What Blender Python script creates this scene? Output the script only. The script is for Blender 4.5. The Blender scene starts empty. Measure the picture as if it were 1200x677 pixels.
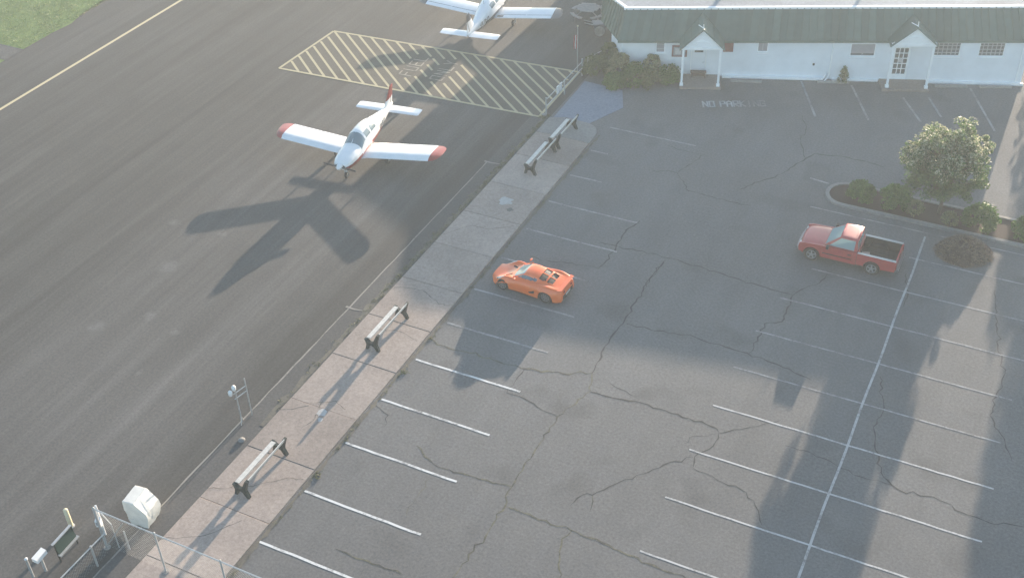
import bpy, math, random
import numpy as np
from mathutils import Vector, Matrix
rad = math.radians
rnd = random.Random(7)
scn = bpy.context.scene
C = scn.collection

# ------------------------------------------------------------------ camera, sky, sun, exposure
cam_d = bpy.data.cameras.new('camera')
cam = bpy.data.objects.new('camera', cam_d); C.objects.link(cam); scn.camera = cam
PITCH, ROLL, YAW, F_PX, CAM_H = 0.6565388670832136, -0.03473189645872731, -0.4794749651076641, 1391.228, 33.2
fw = Vector((math.sin(YAW) * math.cos(PITCH), math.cos(YAW) * math.cos(PITCH), -math.sin(PITCH)))
r0 = Vector((math.cos(YAW), -math.sin(YAW), 0)); u0 = r0.cross(fw)
rr = r0 * math.cos(ROLL) + u0 * math.sin(ROLL); uu = -r0 * math.sin(ROLL) + u0 * math.cos(ROLL)
cam.matrix_world = Matrix(((rr.x, uu.x, -fw.x, 0), (rr.y, uu.y, -fw.y, 0), (rr.z, uu.z, -fw.z, CAM_H), (0, 0, 0, 1)))
cam_d.sensor_fit = 'HORIZONTAL'; cam_d.sensor_width = 36; cam_d.lens = 36 * F_PX / 1200
cam_d.clip_start = 0.5; cam_d.clip_end = 3000

SUN_EL = 8.5
world = bpy.data.worlds.new('World'); scn.world = world; world.use_nodes = True
wn = world.node_tree
sky = wn.nodes.new('ShaderNodeTexSky'); sky.sky_type = 'NISHITA'; sky.sun_disc = False
sky.sun_elevation = rad(SUN_EL); sky.sun_rotation = 0.0
sky.air_density = 1.0; sky.dust_density = 0.7; sky.ozone_density = 1.6
bg = wn.nodes['Background']; bg.inputs['Strength'].default_value = 0.112
wn.links.new(sky.outputs['Color'], bg.inputs['Color'])
sun_d = bpy.data.lights.new('sun', 'SUN'); sun_d.energy = 5.0; sun_d.angle = rad(0.5); sun_d.color = (1.0, 0.825, 0.65)
sun = bpy.data.objects.new('sun', sun_d); C.objects.link(sun)
sun.rotation_euler = (rad(-(90 - SUN_EL)), 0, 0); sun.location = (-20, 200, 60)
vs = scn.view_settings
vs.view_transform = 'Standard'; vs.look = 'None'; vs.gamma = 1; vs.use_curve_mapping = False
vs.exposure = 1.93
scn.cycles.use_denoising = True
scn.cycles.max_bounces = 6; scn.cycles.transparent_max_bounces = 8
scn.cycles.volume_bounces = 0

# ------------------------------------------------------------------ helpers
def tag(o, label=None, cat=None, group=None, kind=None):
    if label: o['label'] = label
    if cat: o['category'] = cat
    if group: o['group'] = group
    if kind: o['kind'] = kind
    return o
def empty(name, loc=(0, 0, 0), rz=0, label=None, cat=None, group=None, kind=None):
    o = bpy.data.objects.new(name, None); C.objects.link(o); o.empty_display_size = 0.3
    o.location = loc; o.rotation_euler = (0, 0, rz)
    return tag(o, label, cat, group, kind)
def link_mesh(name, me, parent=None):
    o = bpy.data.objects.new(name, me); C.objects.link(o); o.parent = parent
    return o

class MB:
    """collects verts and faces, build() links them as ONE mesh object"""
    def __init__(s): s.v = []; s.f = []
    def add(s, vs_, fs):
        b = len(s.v); s.v += [tuple(p) for p in vs_]; s.f += [tuple(b + i for i in f) for f in fs]
    def box(s, x0, x1, y0, y1, z0, z1):
        s.add([(x0,y0,z0),(x1,y0,z0),(x1,y1,z0),(x0,y1,z0),(x0,y0,z1),(x1,y0,z1),(x1,y1,z1),(x0,y1,z1)],
              [(3,2,1,0),(4,5,6,7),(0,1,5,4),(1,2,6,5),(2,3,7,6),(3,0,4,7)])
    def hexa(s, p):          # 8 points, bottom ring then top ring
        s.add(p, [(3,2,1,0),(4,5,6,7),(0,1,5,4),(1,2,6,5),(2,3,7,6),(3,0,4,7)])
    def quad(s, *p): s.add(p, [tuple(range(len(p)))])
    def prism(s, poly, axis, a, b):
        """poly 2D; axis 'y': (x,z) extruded y a..b; axis 'z': (x,y); axis 'x': (y,z)"""
        f = {'y': lambda p, t: (p[0], t, p[1]), 'z': lambda p, t: (p[0], p[1], t), 'x': lambda p, t: (t, p[0], p[1])}[axis]
        n = len(poly); vs_ = [f(p, a) for p in poly] + [f(p, b) for p in poly]
        s.add(vs_, [tuple(range(n))[::-1], tuple(range(n, 2 * n))] + [(i, (i+1) % n, n + (i+1) % n, n + i) for i in range(n)])
    def tube(s, pts, r, n=6, cap=True):
        pts = [Vector(p) for p in pts]
        rs = r if isinstance(r, (list, tuple)) else [r] * len(pts)
        rings = []
        for i, p in enumerate(pts):
            d = (pts[min(i+1, len(pts)-1)] - pts[max(i-1, 0)]).normalized()
            a = Vector((0, 0, 1)) if abs(d.z) < .9 else Vector((1, 0, 0))
            u = d.cross(a).normalized(); w = d.cross(u)
            rings.append([p + (u * math.cos(2*math.pi*k/n) + w * math.sin(2*math.pi*k/n)) * rs[i] for k in range(n)])
        s.loft(rings, cap)
    def loft(s, rings, cap=True):
        n = len(rings[0]); vs_ = [q for r in rings for q in r]; fs = []
        for i in range(len(rings) - 1):
            for k in range(n): fs.append((i*n+k, i*n+(k+1) % n, (i+1)*n+(k+1) % n, (i+1)*n+k))
        if cap: fs.append(tuple(range(n))[::-1]); fs.append(tuple((len(rings)-1)*n + k for k in range(n)))
        s.add(vs_, fs)
    def lathe(s, prof, n=20, axis='y', c=(0, 0, 0)):
        """prof: list of (axial, radius)"""
        rings = []
        for a, r in prof:
            ring = []
            for k in range(n):
                t = 2*math.pi*k/n; p, q = r*math.cos(t), r*math.sin(t)
                ring.append({'y': (c[0]+p, c[1]+a, c[2]+q), 'z': (c[0]+p, c[1]+q, c[2]+a), 'x': (c[0]+a, c[1]+p, c[2]+q)}[axis])
            rings.append(ring)
        s.loft(rings)
    def mesh(s, name, mat, smooth=False, fix=True):
        me = bpy.data.meshes.new(name); me.from_pydata(s.v, [], s.f); me.update()
        if mat: me.materials.append(mat)
        if fix:
            import bmesh
            bm = bmesh.new(); bm.from_mesh(me); bmesh.ops.recalc_face_normals(bm, faces=bm.faces); bm.to_mesh(me); bm.free()
        if smooth:
            me.polygons.foreach_set('use_smooth', [True] * len(me.polygons))
            try: me.set_sharp_from_angle(angle=rad(smooth if smooth is not True else 40))
            except Exception: pass
        return me
    def build(s, name, mat, parent=None, smooth=False, fix=True):
        return link_mesh(name, s.mesh(name, mat, smooth, fix), parent)

def one(fn, *a, **k):
    m = MB(); getattr(m, fn)(*a, **k); return m

# ------------------------------------------------------------------ materials
def new_mat(name):
    m = bpy.data.materials.new(name); m.use_nodes = True
    return m, m.node_tree, m.node_tree.nodes['Principled BSDF']
def nd(t, typ, **kw):
    n = t.nodes.new(typ)
    for k, v in kw.items():
        if hasattr(n, k): setattr(n, k, v)
    return n
def noise(t, vec, scale, detail=4, rough=.6, dist=0):
    n = t.nodes.new('ShaderNodeTexNoise'); n.inputs['Scale'].default_value = scale
    n.inputs['Detail'].default_value = detail; n.inputs['Roughness'].default_value = rough; n.inputs['Distortion'].default_value = dist
    if vec is not None: t.links.new(vec, n.inputs['Vector'])
    return n.outputs['Fac']
def ramp(t, fac, stops):
    n = t.nodes.new('ShaderNodeValToRGB'); el = n.color_ramp.elements
    while len(el) < len(stops): el.new(.5)
    for e, (p, c) in zip(el, stops):
        e.position = p; e.color = (c, c, c, 1) if isinstance(c, (int, float)) else tuple(c) + (1,)
    t.links.new(fac, n.inputs['Fac']); return n.outputs['Color']
def mix(t, fac, a, b, mode='MIX'):
    n = t.nodes.new('ShaderNodeMix'); n.data_type = 'RGBA'; n.blend_type = mode
    for v, i in ((fac, 0), (a, 6), (b, 7)):
        if hasattr(v, 'links'): t.links.new(v, n.inputs[i])
        else: n.inputs[i].default_value = v if i == 0 else tuple(v) + (1,)
    return n.outputs[2]
def mth(t, op, a, b=0.0, clamp=False):
    n = t.nodes.new('ShaderNodeMath'); n.operation = op; n.use_clamp = clamp
    for v, i in ((a, 0), (b, 1)):
        if hasattr(v, 'links'): t.links.new(v, n.inputs[i])
        else: n.inputs[i].default_value = v
    return n.outputs[0]
def world_pos(t): return t.nodes.new('ShaderNodeNewGeometry').outputs['Position']
def obj_pos(t): return t.nodes.new('ShaderNodeTexCoord').outputs['Object']
def scaled(t, vec, s):
    n = t.nodes.new('ShaderNodeMapping'); n.inputs['Scale'].default_value = s; t.links.new(vec, n.inputs['Vector']); return n.outputs[0]
def bump(t, b, h, strength, dist=.02):
    n = t.nodes.new('ShaderNodeBump'); n.inputs['Strength'].default_value = strength; n.inputs['Distance'].default_value = dist
    t.links.new(h, n.inputs['Height']); t.links.new(n.outputs[0], b.inputs['Normal'])

def plain(name, col, rough=.6, var=.12, scale=6, metal=0, spec=.5, coat=0):
    m, t, b = new_mat(name); p = obj_pos(t)
    f = noise(t, p, scale, 5); lo = tuple(c*(1-var) for c in col); hi = tuple(min(1, c*(1+var)) for c in col)
    t.links.new(mix(t, ramp(t, f, [(.3, 0), (.7, 1)]), lo, hi), b.inputs['Base Color'])
    b.inputs['Roughness'].default_value = rough; b.inputs['Metallic'].default_value = metal
    b.inputs['Specular IOR Level'].default_value = spec; b.inputs['Coat Weight'].default_value = coat
    return m
def glass(name, col, rough=.08):
    m, t, b = new_mat(name); b.inputs['Base Color'].default_value = tuple(col) + (1,)
    b.inputs['Roughness'].default_value = rough; b.inputs['Specular IOR Level'].default_value = .8
    b.inputs['Coat Weight'].default_value = .4
    return m

SPOTS = [(-35.6,33.1,.5),(-33.9,29.7,.28),(-35.6,28.1,.42),(-32.1,29.3,.25),(-37.8,36.2,.3),(-31.8,26.5,.18),(-34.9,36.3,.2)]
def asphalt(name, base, warm, apron=False):
    m, t, b = new_mat(name); p = world_pos(t)
    big = noise(t, p, .07, 4, .55); med = noise(t, p, .8, 6, .65); fine = noise(t, p, 9, 6, .85)
    lo = tuple(c*.80 for c in base); hi = tuple(c*1.16 for c in base)
    c = mix(t, ramp(t, big, [(.3, 0), (.7, 1)]), lo, hi)
    c = mix(t, ramp(t, med, [(.35, 0), (.75, .45)]), c, warm)
    if apron:
        st = noise(t, scaled(t, p, (1.1, .045, 1)), 1.0, 6, .7)
        c = mix(t, 1.0, c, ramp(t, st, [(.28, .78), (.5, 1.0), (.72, 1.35)]), 'MULTIPLY')
        # newer, darker sealed lanes beyond the worn strip the aircraft use
        sx = t.nodes.new('ShaderNodeSeparateXYZ'); t.links.new(p, sx.inputs[0])
        wob = mth(t, 'ADD', sx.outputs[0], mth(t, 'MULTIPLY', noise(t, p, .25, 3), 1.6))
        lane = ramp(t, mth(t, 'MULTIPLY', mth(t, 'ADD', wob, 60), 1/40), [(.20, .90), (.52, .88), (.565, .93), (.61, 1.22), (.80, 1.26), (.85, .84)])
        c = mix(t, 1.0, c, lane, 'MULTIPLY')
        seam = mth(t, 'MULTIPLY', mth(t, 'ADD', sx.outputs[0], 60), 1/40)
        c = mix(t, 1.0, c, ramp(t, seam, [(.398, 1.0), (.402, .80), (.4045, .80), (.409, 1.0)]), 'MULTIPLY')
        for (x, y, r) in SPOTS:
            n = t.nodes.new('ShaderNodeVectorMath'); n.operation = 'DISTANCE'; n.inputs[1].default_value = (x, y, 0)
            wv = t.nodes.new('ShaderNodeVectorMath'); wv.operation = 'ADD'; t.links.new(p, wv.inputs[0])
            nz = t.nodes.new('ShaderNodeTexNoise'); nz.inputs['Scale'].default_value = 2.2; t.links.new(p, nz.inputs['Vector'])
            off = t.nodes.new('ShaderNodeVectorMath'); off.operation = 'MULTIPLY_ADD'; t.links.new(nz.outputs['Color'], off.inputs[0])
            off.inputs[1].default_value = (.7, .7, 0); off.inputs[2].default_value = (-.35, -.35, 0)
            t.links.new(off.outputs[0], wv.inputs[1]); t.links.new(wv.outputs[0], n.inputs[0])
            f = ramp(t, mth(t, 'MULTIPLY', n.outputs['Value'], 1/(r*2)), [(.10, .28), (.60, 0)])
            c = mix(t, f, c, (.24, .24, .235))
    else:
        st = noise(t, scaled(t, p, (.5, .12, 1)), 1.0, 5, .7)
        c = mix(t, 1.0, c, ramp(t, st, [(.3, .90), (.7, 1.10)]), 'MULTIPLY')
        oil = noise(t, p, .45, 2, .4)
        c = mix(t, ramp(t, oil, [(.60, 0), (.74, .5)]), c, tuple(x*.6 for x in base))
    c = mix(t, 1.0, c, ramp(t, fine, [(.30, .62), (.5, 1.0), (.70, 1.40)]), 'MULTIPLY')
    t.links.new(c, b.inputs['Base Color'])
    b.inputs['Roughness'].default_value = .92; b.inputs['Specular IOR Level'].default_value = .25
    bump(t, b, fine, .25, .008)
    return m
def concrete(name, base, var=.16, bumpy=.15):
    m, t, b = new_mat(name); p = world_pos(t)
    big = noise(t, p, .35, 5, .6); fine = noise(t, p, 8, 6, .85)
    info = t.nodes.new('ShaderNodeObjectInfo').outputs['Random']
    c = mix(t, ramp(t, big, [(.3, 0), (.72, 1)]), tuple(x*(1-var) for x in base), tuple(x*(1+var) for x in base))
    c = mix(t, 1.0, c, ramp(t, info, [(0, .90), (1, 1.10)]), 'MULTIPLY')
    st = noise(t, p, 1.7, 6, .7, .6)
    c = mix(t, ramp(t, st, [(.60, 0), (.75, .35)]), c, tuple(x*.62 for x in base))
    c = mix(t, 1.0, c, ramp(t, fine, [(.3, .70), (.5, 1), (.7, 1.28)]), 'MULTIPLY')
    t.links.new(c, b.inputs['Base Color']); b.inputs['Roughness'].default_value = .9; b.inputs['Specular IOR Level'].default_value = .25
    bump(t, b, fine, bumpy, .006)
    return m
def paint(name, col, under, wear):
    m, t, b = new_mat(name); p = world_pos(t)
    n1 = noise(t, p, 7, 6, .85); n2 = noise(t, p, 1.1, 3, .6)
    f = mth(t, 'ADD', mth(t, 'MULTIPLY', n1, .75), mth(t, 'MULTIPLY', n2, .55))
    k = ramp(t, f, [(wear - .09, 0), (wear + .09, 1)])
    t.links.new(mix(t, k, under, col), b.inputs['Base Color']); b.inputs['Roughness'].default_value = .85
    return m
def leafy(name, c1, c2, trans=.35, rough=.55):
    m, t, b = new_mat(name); g = t.nodes.new('ShaderNodeNewGeometry'); p = world_pos(t)
    f = ramp(t, g.outputs['Random Per Island'], [(0, 0), (1, 1)])
    f2 = noise(t, p, 1.6, 3)
    c = mix(t, f, c1, c2); c = mix(t, 1.0, c, ramp(t, f2, [(.3, .75), (.7, 1.25)]), 'MULTIPLY')
    t.links.new(c, b.inputs['Base Color']); b.inputs['Roughness'].default_value = rough; b.inputs['Specular IOR Level'].default_value = .3
    tr = t.nodes.new('ShaderNodeBsdfTranslucent'); t.links.new(c, tr.inputs['Color'])
    mx = t.nodes.new('ShaderNodeMixShader'); mx.inputs[0].default_value = trans
    t.links.new(b.outputs[0], mx.inputs[1]); t.links.new(tr.outputs[0], mx.inputs[2])
    t.links.new(mx.outputs[0], t.nodes['Material Output'].inputs['Surface'])
    return m

LOT = (.150, .150, .150); APR = (.084, .081, .0775)
M = {}
M['lot'] = asphalt('lot_asphalt', LOT, (.175, .170, .158))
M['apron'] = asphalt('apron_asphalt', APR, (.098, .095, .091), True)
M['dark_asphalt'] = asphalt('dark_asphalt', (.095, .093, .092), (.115, .108, .10))
M['walk'] = concrete('walkway_concrete', (.335, .280, .245))
M['ramp'] = concrete('ramp_concrete', (.20, .235, .285), .06)
M['curb'] = concrete('curb_concrete', (.27, .26, .245), .1)
M['porch'] = concrete('porch_concrete', (.26, .215, .19), .08)
M['line_new'] = paint('white_line_paint', (.68, .68, .66), LOT, .565)
M['line_mid'] = paint('half_worn_line_paint', (.50, .50, .49), LOT, .575)
M['line_long'] = paint('long_line_paint', (.45, .45, .44), LOT, .59)
M['line_worn_shade'] = paint('worn_shade_line_paint', (.36, .36, .36), LOT, .64)  # worn paint, colour also dulled for lines inside the building shadow
M['line_faint'] = paint('faint_line_paint', (.36, .36, .36), LOT, .66)
M['line_yellow'] = paint('yellow_line_paint', (.58, .49, .30), APR, .42)
M['hatch'] = paint('cream_stripe_paint', (.45, .395, .245), APR, .46)
M['letter'] = paint('faded_letter_paint', (.36, .33, .26), APR, .60)
M['hatch_under'] = asphalt('hatch_asphalt', (.118, .106, .088), (.13, .115, .092))
M['seam'] = paint('sandy_seam', (.27, .25, .22), APR, .54)
M['crack'] = plain('crack_dark', (.058, .057, .054), .95, .3, 3)
M['crack_weed'] = paint('crack_with_weeds', (.15, .145, .095), (.045, .045, .042), .66)
M['soil'] = plain('mulch', (.042, .026, .023), .95, .4, 14)
M['dirt'] = paint('leaf_litter', (.15, .135, .105), (.088, .084, .076), .64)
M['grass'] = plain('grass_ground', (.13, .19, .05), .95, .3, .6)
M['earth'] = plain('earth', (.14, .13, .085), .95, .3, .4)
M['blade'] = leafy('grass_blades', (.14, .20, .06), (.26, .31, .12), .25)
M['weed'] = leafy('weeds', (.09, .12, .04), (.19, .18, .11), .2)
M['leaf'] = leafy('tree_leaves', (.045, .10, .028), (.13, .21, .065), .40)
M['pale_top'] = leafy('tree_pale_leaves', (.30, .30, .17), (.55, .53, .38), .30)
M['bush'] = leafy('bush_leaves', (.05, .12, .022), (.12, .22, .045), .25)
M['bush_olive'] = leafy('olive_bush_leaves', (.075, .105, .035), (.16, .19, .07), .25)
M['bush_pale'] = leafy('pale_bush_leaves', (.15, .165, .075), (.28, .29, .15), .25)
M['twig'] = leafy('dry_twigs', (.10, .076, .058), (.27, .205, .155), .05, .9)
M['bark'] = plain('bark', (.10, .075, .055), .9, .3, 12)
M['white_wall'] = plain('white_wall_paint', (.75, .78, .81), .75, .08, .7)
M['white_trim'] = plain('white_trim', (.88, .89, .89), .5, .05, 3)
M['green_metal'] = plain('green_metal', (.078, .125, .104), .55, .10, 2.0)
_t = M['green_metal'].node_tree; _b = _t.nodes['Principled BSDF']; _c = _b.inputs['Base Color'].links[0].from_socket
_t.links.new(mix(_t, 1.0, _c, ramp(_t, _t.nodes.new('ShaderNodeObjectInfo').outputs['Random'], [(0, .80), (1, 1.2)]), 'MULTIPLY'), _b.inputs['Base Color'])
M['membrane'] = concrete('roof_membrane', (.33, .355, .385), .20, .05)
M['glass_win'] = glass('window_glass', (.10, .105, .11), .15)
M['muntin'] = plain('grey_muntin', (.42, .43, .44), .6, .1, 4)
M['blind'] = plain('window_blind', (.30, .29, .31), .7, .08, 4)
M['redwood'] = plain('red_wood', (.20, .07, .065), .6, .2, 5)
M['paper'] = plain('paper', (.5, .48, .48), .8, .2, 12)
M['brown'] = plain('brown_wood', (.10, .065, .05), .7, .2, 8)
M['galv'] = plain('galvanised_steel', (.46, .47, .47), .45, .12, 8, .35)
M['green_iron'] = plain('bench_green', (.014, .026, .025), .55, .25, 8)
M['plank'] = plain('bench_plank', (.62, .60, .55), .55, .15, 7)
M['white_plastic'] = plain('white_plastic', (.72, .73, .73), .4, .06, 4)
M['cover'] = plain('canvas_cover', (.72, .71, .66), .75, .10, 3)
M['cream'] = plain('cream_paint', (.70, .62, .42), .5, .1, 5)
M['sign_green'] = plain('sign_green', (.028, .060, .050), .5, .1, 4)
M['plane_white'] = plain('aircraft_white', (.80, .81, .81), .30, .04, 2, 0, .5, .4)
M['plane_red'] = plain('aircraft_red', (.30, .030, .022), .35, .15, 3, 0, .5, .3)
M['plane_grey'] = plain('aircraft_grey', (.045, .05, .06), .35, .12, 3, 0, .5, .3)
M['seamline'] = plain('panel_gap', (.12, .12, .125), .8, .1, 3)
M['plane_glass'] = glass('aircraft_glass', (.16, .22, .25), .2)
M['tyre'] = plain('tyre', (.022, .022, .023), .85, .2, 12)
M['alloy'] = plain('alloy', (.50, .50, .51), .35, .08, 8, .7)
M['alloy_dim'] = plain('dim_alloy', (.22, .22, .23), .4, .1, 8, .6)
M['black'] = plain('black_plastic', (.018, .018, .019), .6, .2, 8)
M['orange'] = plain('orange_paint', (.84, .15, .024), .28, .05, 2, 0, .5, .6)
M['truck_red'] = plain('truck_red_paint', (.40, .040, .042), .36, .10, 2.5, 0, .5, .5)
M['car_glass'] = glass('car_glass', (.22, .32, .335), .10)  # sky reflection put into the pale base colour
M['dark_glass'] = glass('dark_car_glass', (.07, .10, .11), .08)
M['lamp'] = glass('lamp_lens', (.55, .55, .52), .15)
M['tail'] = glass('tail_lens', (.30, .015, .012), .2)
M['bed'] = plain('bed_liner', (.020, .020, .021), .8, .25, 6)
M['card'] = plain('cardboard', (.30, .24, .20), .8, .15, 6)
M['flag'] = plain('flag_cloth', (.40, .09, .10), .8, .3, 9)
M['flag_white'] = plain('flag_white', (.62, .60, .60), .8, .1, 9)
M['weathered'] = plain('weathered_wood', (.34, .31, .29), .8, .25, 7)

# ------------------------------------------------------------------ ground, apron, lot
def sheet(name, x0, x1, y0, y1, z, mat, parent=None):
    m = MB(); m.quad((x0, y0, z), (x1, y0, z), (x1, y1, z), (x0, y1, z)); return m.build(name, mat, parent)
ground = tag(sheet('ground', -700, 700, -700, 700, -.06, M['earth']), kind='structure')
apron = tag(sheet('apron', -59.4, -24.93, -120, 190, 0, M['apron']), kind='structure')
lot = tag(sheet('parking_lot', -24.93, 70, -120, 75, 0, M['lot']), kind='structure')
verge_strip = sheet('asphalt_strip', -25.97, -24.90, -40, 53.0, .004, M['dark_asphalt'], apron)
lawn = MB()
xs = [-59.4 + .30*math.sin(i*1.3) + .25*math.sin(i*.47+1) + rnd.uniform(-.28, .28) for i in range(120)]
for i in range(119):
    y0, y1 = -20 + i*1.6, -20 + (i+1)*1.6
    lawn.quad((-180, y0, .012), (xs[i], y0, .012), (xs[i+1], y1, .012), (-180, y1, .012))
lawn = tag(lawn.build('lawn', M['grass']), kind='structure')
slip = tag(sheet('grass_side_path', -74, -59.2, 46.2, 47.8, .022, M['dark_asphalt']), kind='structure')

def ribbon(name, pts, w, mat, parent, z=.008):
    """flat strip of width w along 2D pts"""
    m = MB(); L = []; Rr = []
    for i, p in enumerate(pts):
        a = Vector(pts[max(i-1, 0)]); b = Vector(pts[min(i+1, len(pts)-1)]); d = (b - a).normalized(); n = Vector((-d.y, d.x))
        ww = w[i] if isinstance(w, (list, tuple)) else w
        L.append(Vector(p) + n*ww/2); Rr.append(Vector(p) - n*ww/2)
    k = len(pts)
    m.add([(q.x, q.y, z) for q in L] + [(q.x, q.y, z) for q in Rr], [(i, k+i, k+i+1, i+1) for i in range(k-1)])
    return m.build(name, mat, parent)

# painted stall lines: (x0, x1, y, wear and painted shade)
LINES = [(-21.55,-16.5,18.35,'line_new'),(-21.6,-17.4,21.07,'line_new'),(-21.65,-16.45,23.81,'line_new'),(-21.5,-16.5,26.64,'line_new'),
 (-21.5,-16.5,29.38,'line_new'),(-21.45,-16.5,32.14,'line_new'),(-21.4,-16.5,34.86,'line_worn_shade'),(-21.45,-16.45,37.52,'line_worn_shade'),(-21.4,-17.1,40.2,'line_worn_shade'),
 (-21.4,-16.6,42.85,'line_worn_shade'),(-21.4,-16.6,45.5,'line_worn_shade'),(-21.4,-19.6,48.2,'line_worn_shade'),(-21.4,-20.4,50.9,'line_worn_shade'),(-21.4,-16.4,53.58,'line_worn_shade'),
 (-9.0,1.8,26.45,'line_mid'),(-9.08,1.8,29.22,'line_mid'),(-9.1,1.8,31.92,'line_mid'),(-9.07,1.78,34.68,'line_mid'),(-9.04,1.65,37.25,'line_worn_shade'),
 (-8.9,1.7,39.92,'line_worn_shade'),(-8.6,1.8,42.6,'line_worn_shade'),(-7.9,1.8,45.3,'line_worn_shade'),(-4.0,2.0,48.0,'line_worn_shade'),(-9.3,2.6,50.32,'line_worn_shade')]
for x0, x1, y, c in LINES:
    n = int((x1-x0)/.5)+1
    ribbon('painted_line', [(x0+(x1-x0)*i/n, y + rnd.uniform(-.012, .012)) for i in range(n+1)], .10 if x0 < -15 else .078, M[c], lot)
ribbon('painted_line', [(-3.64 + .018*math.sin(i), 20 + i*1.0) for i in range(31)], .095, M['line_long'], lot, .012)
ribbon('painted_line', [(-9.0, 52.75), (-10.0, 52.9)], .11, M['line_worn_shade'], lot)
for a, b in (((-13.25,63.0),(-11.4,59.2)),((-10.45,63.6),(-8.65,60.0)),((-7.45,63.3),(-6.0,60.9)),((-6.15,63.9),(-5.1,61.9)),((-4.2,65.9),(-2.2,61.5))):
    ribbon('painted_line', [a, b], .12, M['line_worn_shade' if a[0] > -16 else 'line_faint'], lot)
ribbon('apron_edge_line', [(-54.85 + .01*i, 10 + i*3) for i in range(35)], .21, M['line_yellow'], apron)
ribbon('sandy_seam', [(-25.98 + rnd.uniform(-.015, .015), -10 + i*.6) for i in range(97)], [rnd.uniform(.045, .085) for _ in range(97)], M['seam'], apron, .010)
for y in (33.95, 47.6): ribbon('sandy_seam', [(-26.15, y+.02), (-25.7, y), (-25.25, y+.08)], [.13, .09, .05], M['seam'], apron, .013)

# ---- cracks in the lot, traced as ground polylines
F = lambda px, py: None
def U(x, y, z=0):
    d = rr*((x-600)/F_PX) - uu*((y-338.5)/F_PX) + fw; t = (z-CAM_H)/d.z
    return Vector((d.x*t, d.y*t))
CR = [([(503,396),(520,405),(545,412),(585,424),(610,431),(660,438),(694,437)],.085,1),
 ([(694,437),(705,418),(720,390),(732,375),(752,343),(778,306)],.07,0),
 ([(694,437),(692,458),(670,476),(653,488),(630,523),(608,555),(600,570),(594,588),(575,618),(555,645),(530,677)],.075,1),
 ([(692,459),(730,468),(760,474),(800,489),(835,500),(842,506)],.08,0),
 ([(842,508),(860,503),(880,500),(915,492)],.05,0),([(842,508),(836,522),(814,535),(812,548)],.05,0),
 ([(812,548),(840,562),(868,573),(885,592),(893,615)],.045,0),([(812,535),(790,540),(760,553),(727,564),(694,580),(682,580),(668,592)],.06,0),
 ([(694,580),(691,600)],.05,1),([(596,594),(620,602),(645,614),(670,621),(720,643),(760,660),(806,679)],.085,1),
 ([(670,621),(658,638),(656,655),(654,679)],.06,1),([(600,570),(570,562),(540,554),(512,546),(498,535),(488,522)],.065,1),
 ([(594,460),(620,470),(635,480),(653,488)],.05,0),([(594,460),(604,446),(615,432)],.045,0),([(394,643),(425,655),(450,665),(472,673)],.07,1),
 ([(703,284),(735,292),(765,297),(800,307),(827,315),(870,329),(898,337),(929,346)],.065,0),
 ([(734,379),(760,385),(783,390),(805,392),(849,406),(889,418),(925,432),(951,445)],.065,0),
 ([(975,318),(960,332),(944,337),(929,346),(916,377),(896,379),(888,395),(878,414)],.065,0),
 ([(750,259),(738,267),(730,275),(721,293),(710,306),(701,315)],.075,0),([(701,315),(670,308),(640,305)],.05,0),([(778,306),(765,322),(752,343)],.05,0),
 ([(765,200),(780,200),(794,203),(807,224),(835,231),(858,237),(880,240)],.055,0),([(867,222),(890,213),(916,204),(930,195),(944,186),(955,180),(990,184),(1040,196)],.065,0),
 ([(940,135),(945,150),(938,165),(944,186)],.045,0),([(1031,441),(1036,478),(1025,506),(1028,543),(1045,568),(1062,578),(1094,582),(1127,600),(1152,609),(1200,617)],.06,0),
 ([(1166,340),(1168,400),(1176,441),(1160,486),(1178,519),(1186,540)],.05,0),([(980,545),(1000,556),(1021,562),(1045,568)],.04,0),
 ([(920,522),(950,530),(980,545)],.04,0),([(715,449),(745,465)],.03,0),([(800,520),(808,512),(842,508)],.03,0),([(440,470),(455,486),(450,500)],.035,0),([(505,560),(490,580),(476,605)],.035,1),
 ([(783,171),(800,176),(827,182)],.04,0),([(794,203),(815,188),(827,182)],.04,0),([(640,305),(620,300)],.04,0),([(1062,320),(1064,345),(1058,360)],.05,0)]
for pts, w, weed in CR:
    P = [U(*p) for p in pts]; Q = []
    for a, b in zip(P[:-1], P[1:]):
        n = max(2, int((b-a).length/.22)); d = (b-a).normalized(); nn = Vector((-d.y, d.x))
        for i in range(n): Q.append(a.lerp(b, i/n) + nn*rnd.gauss(0, .05 if i else .0))
    Q.append(P[-1])
    W = [w*rnd.uniform(.30, 1.25) for _ in Q]; W[0] *= .5; W[-1] *= .3
    ribbon('crack', [(q.x, q.y) for q in Q], W, M['crack_weed' if weed else 'crack'], lot, .005)

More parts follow.
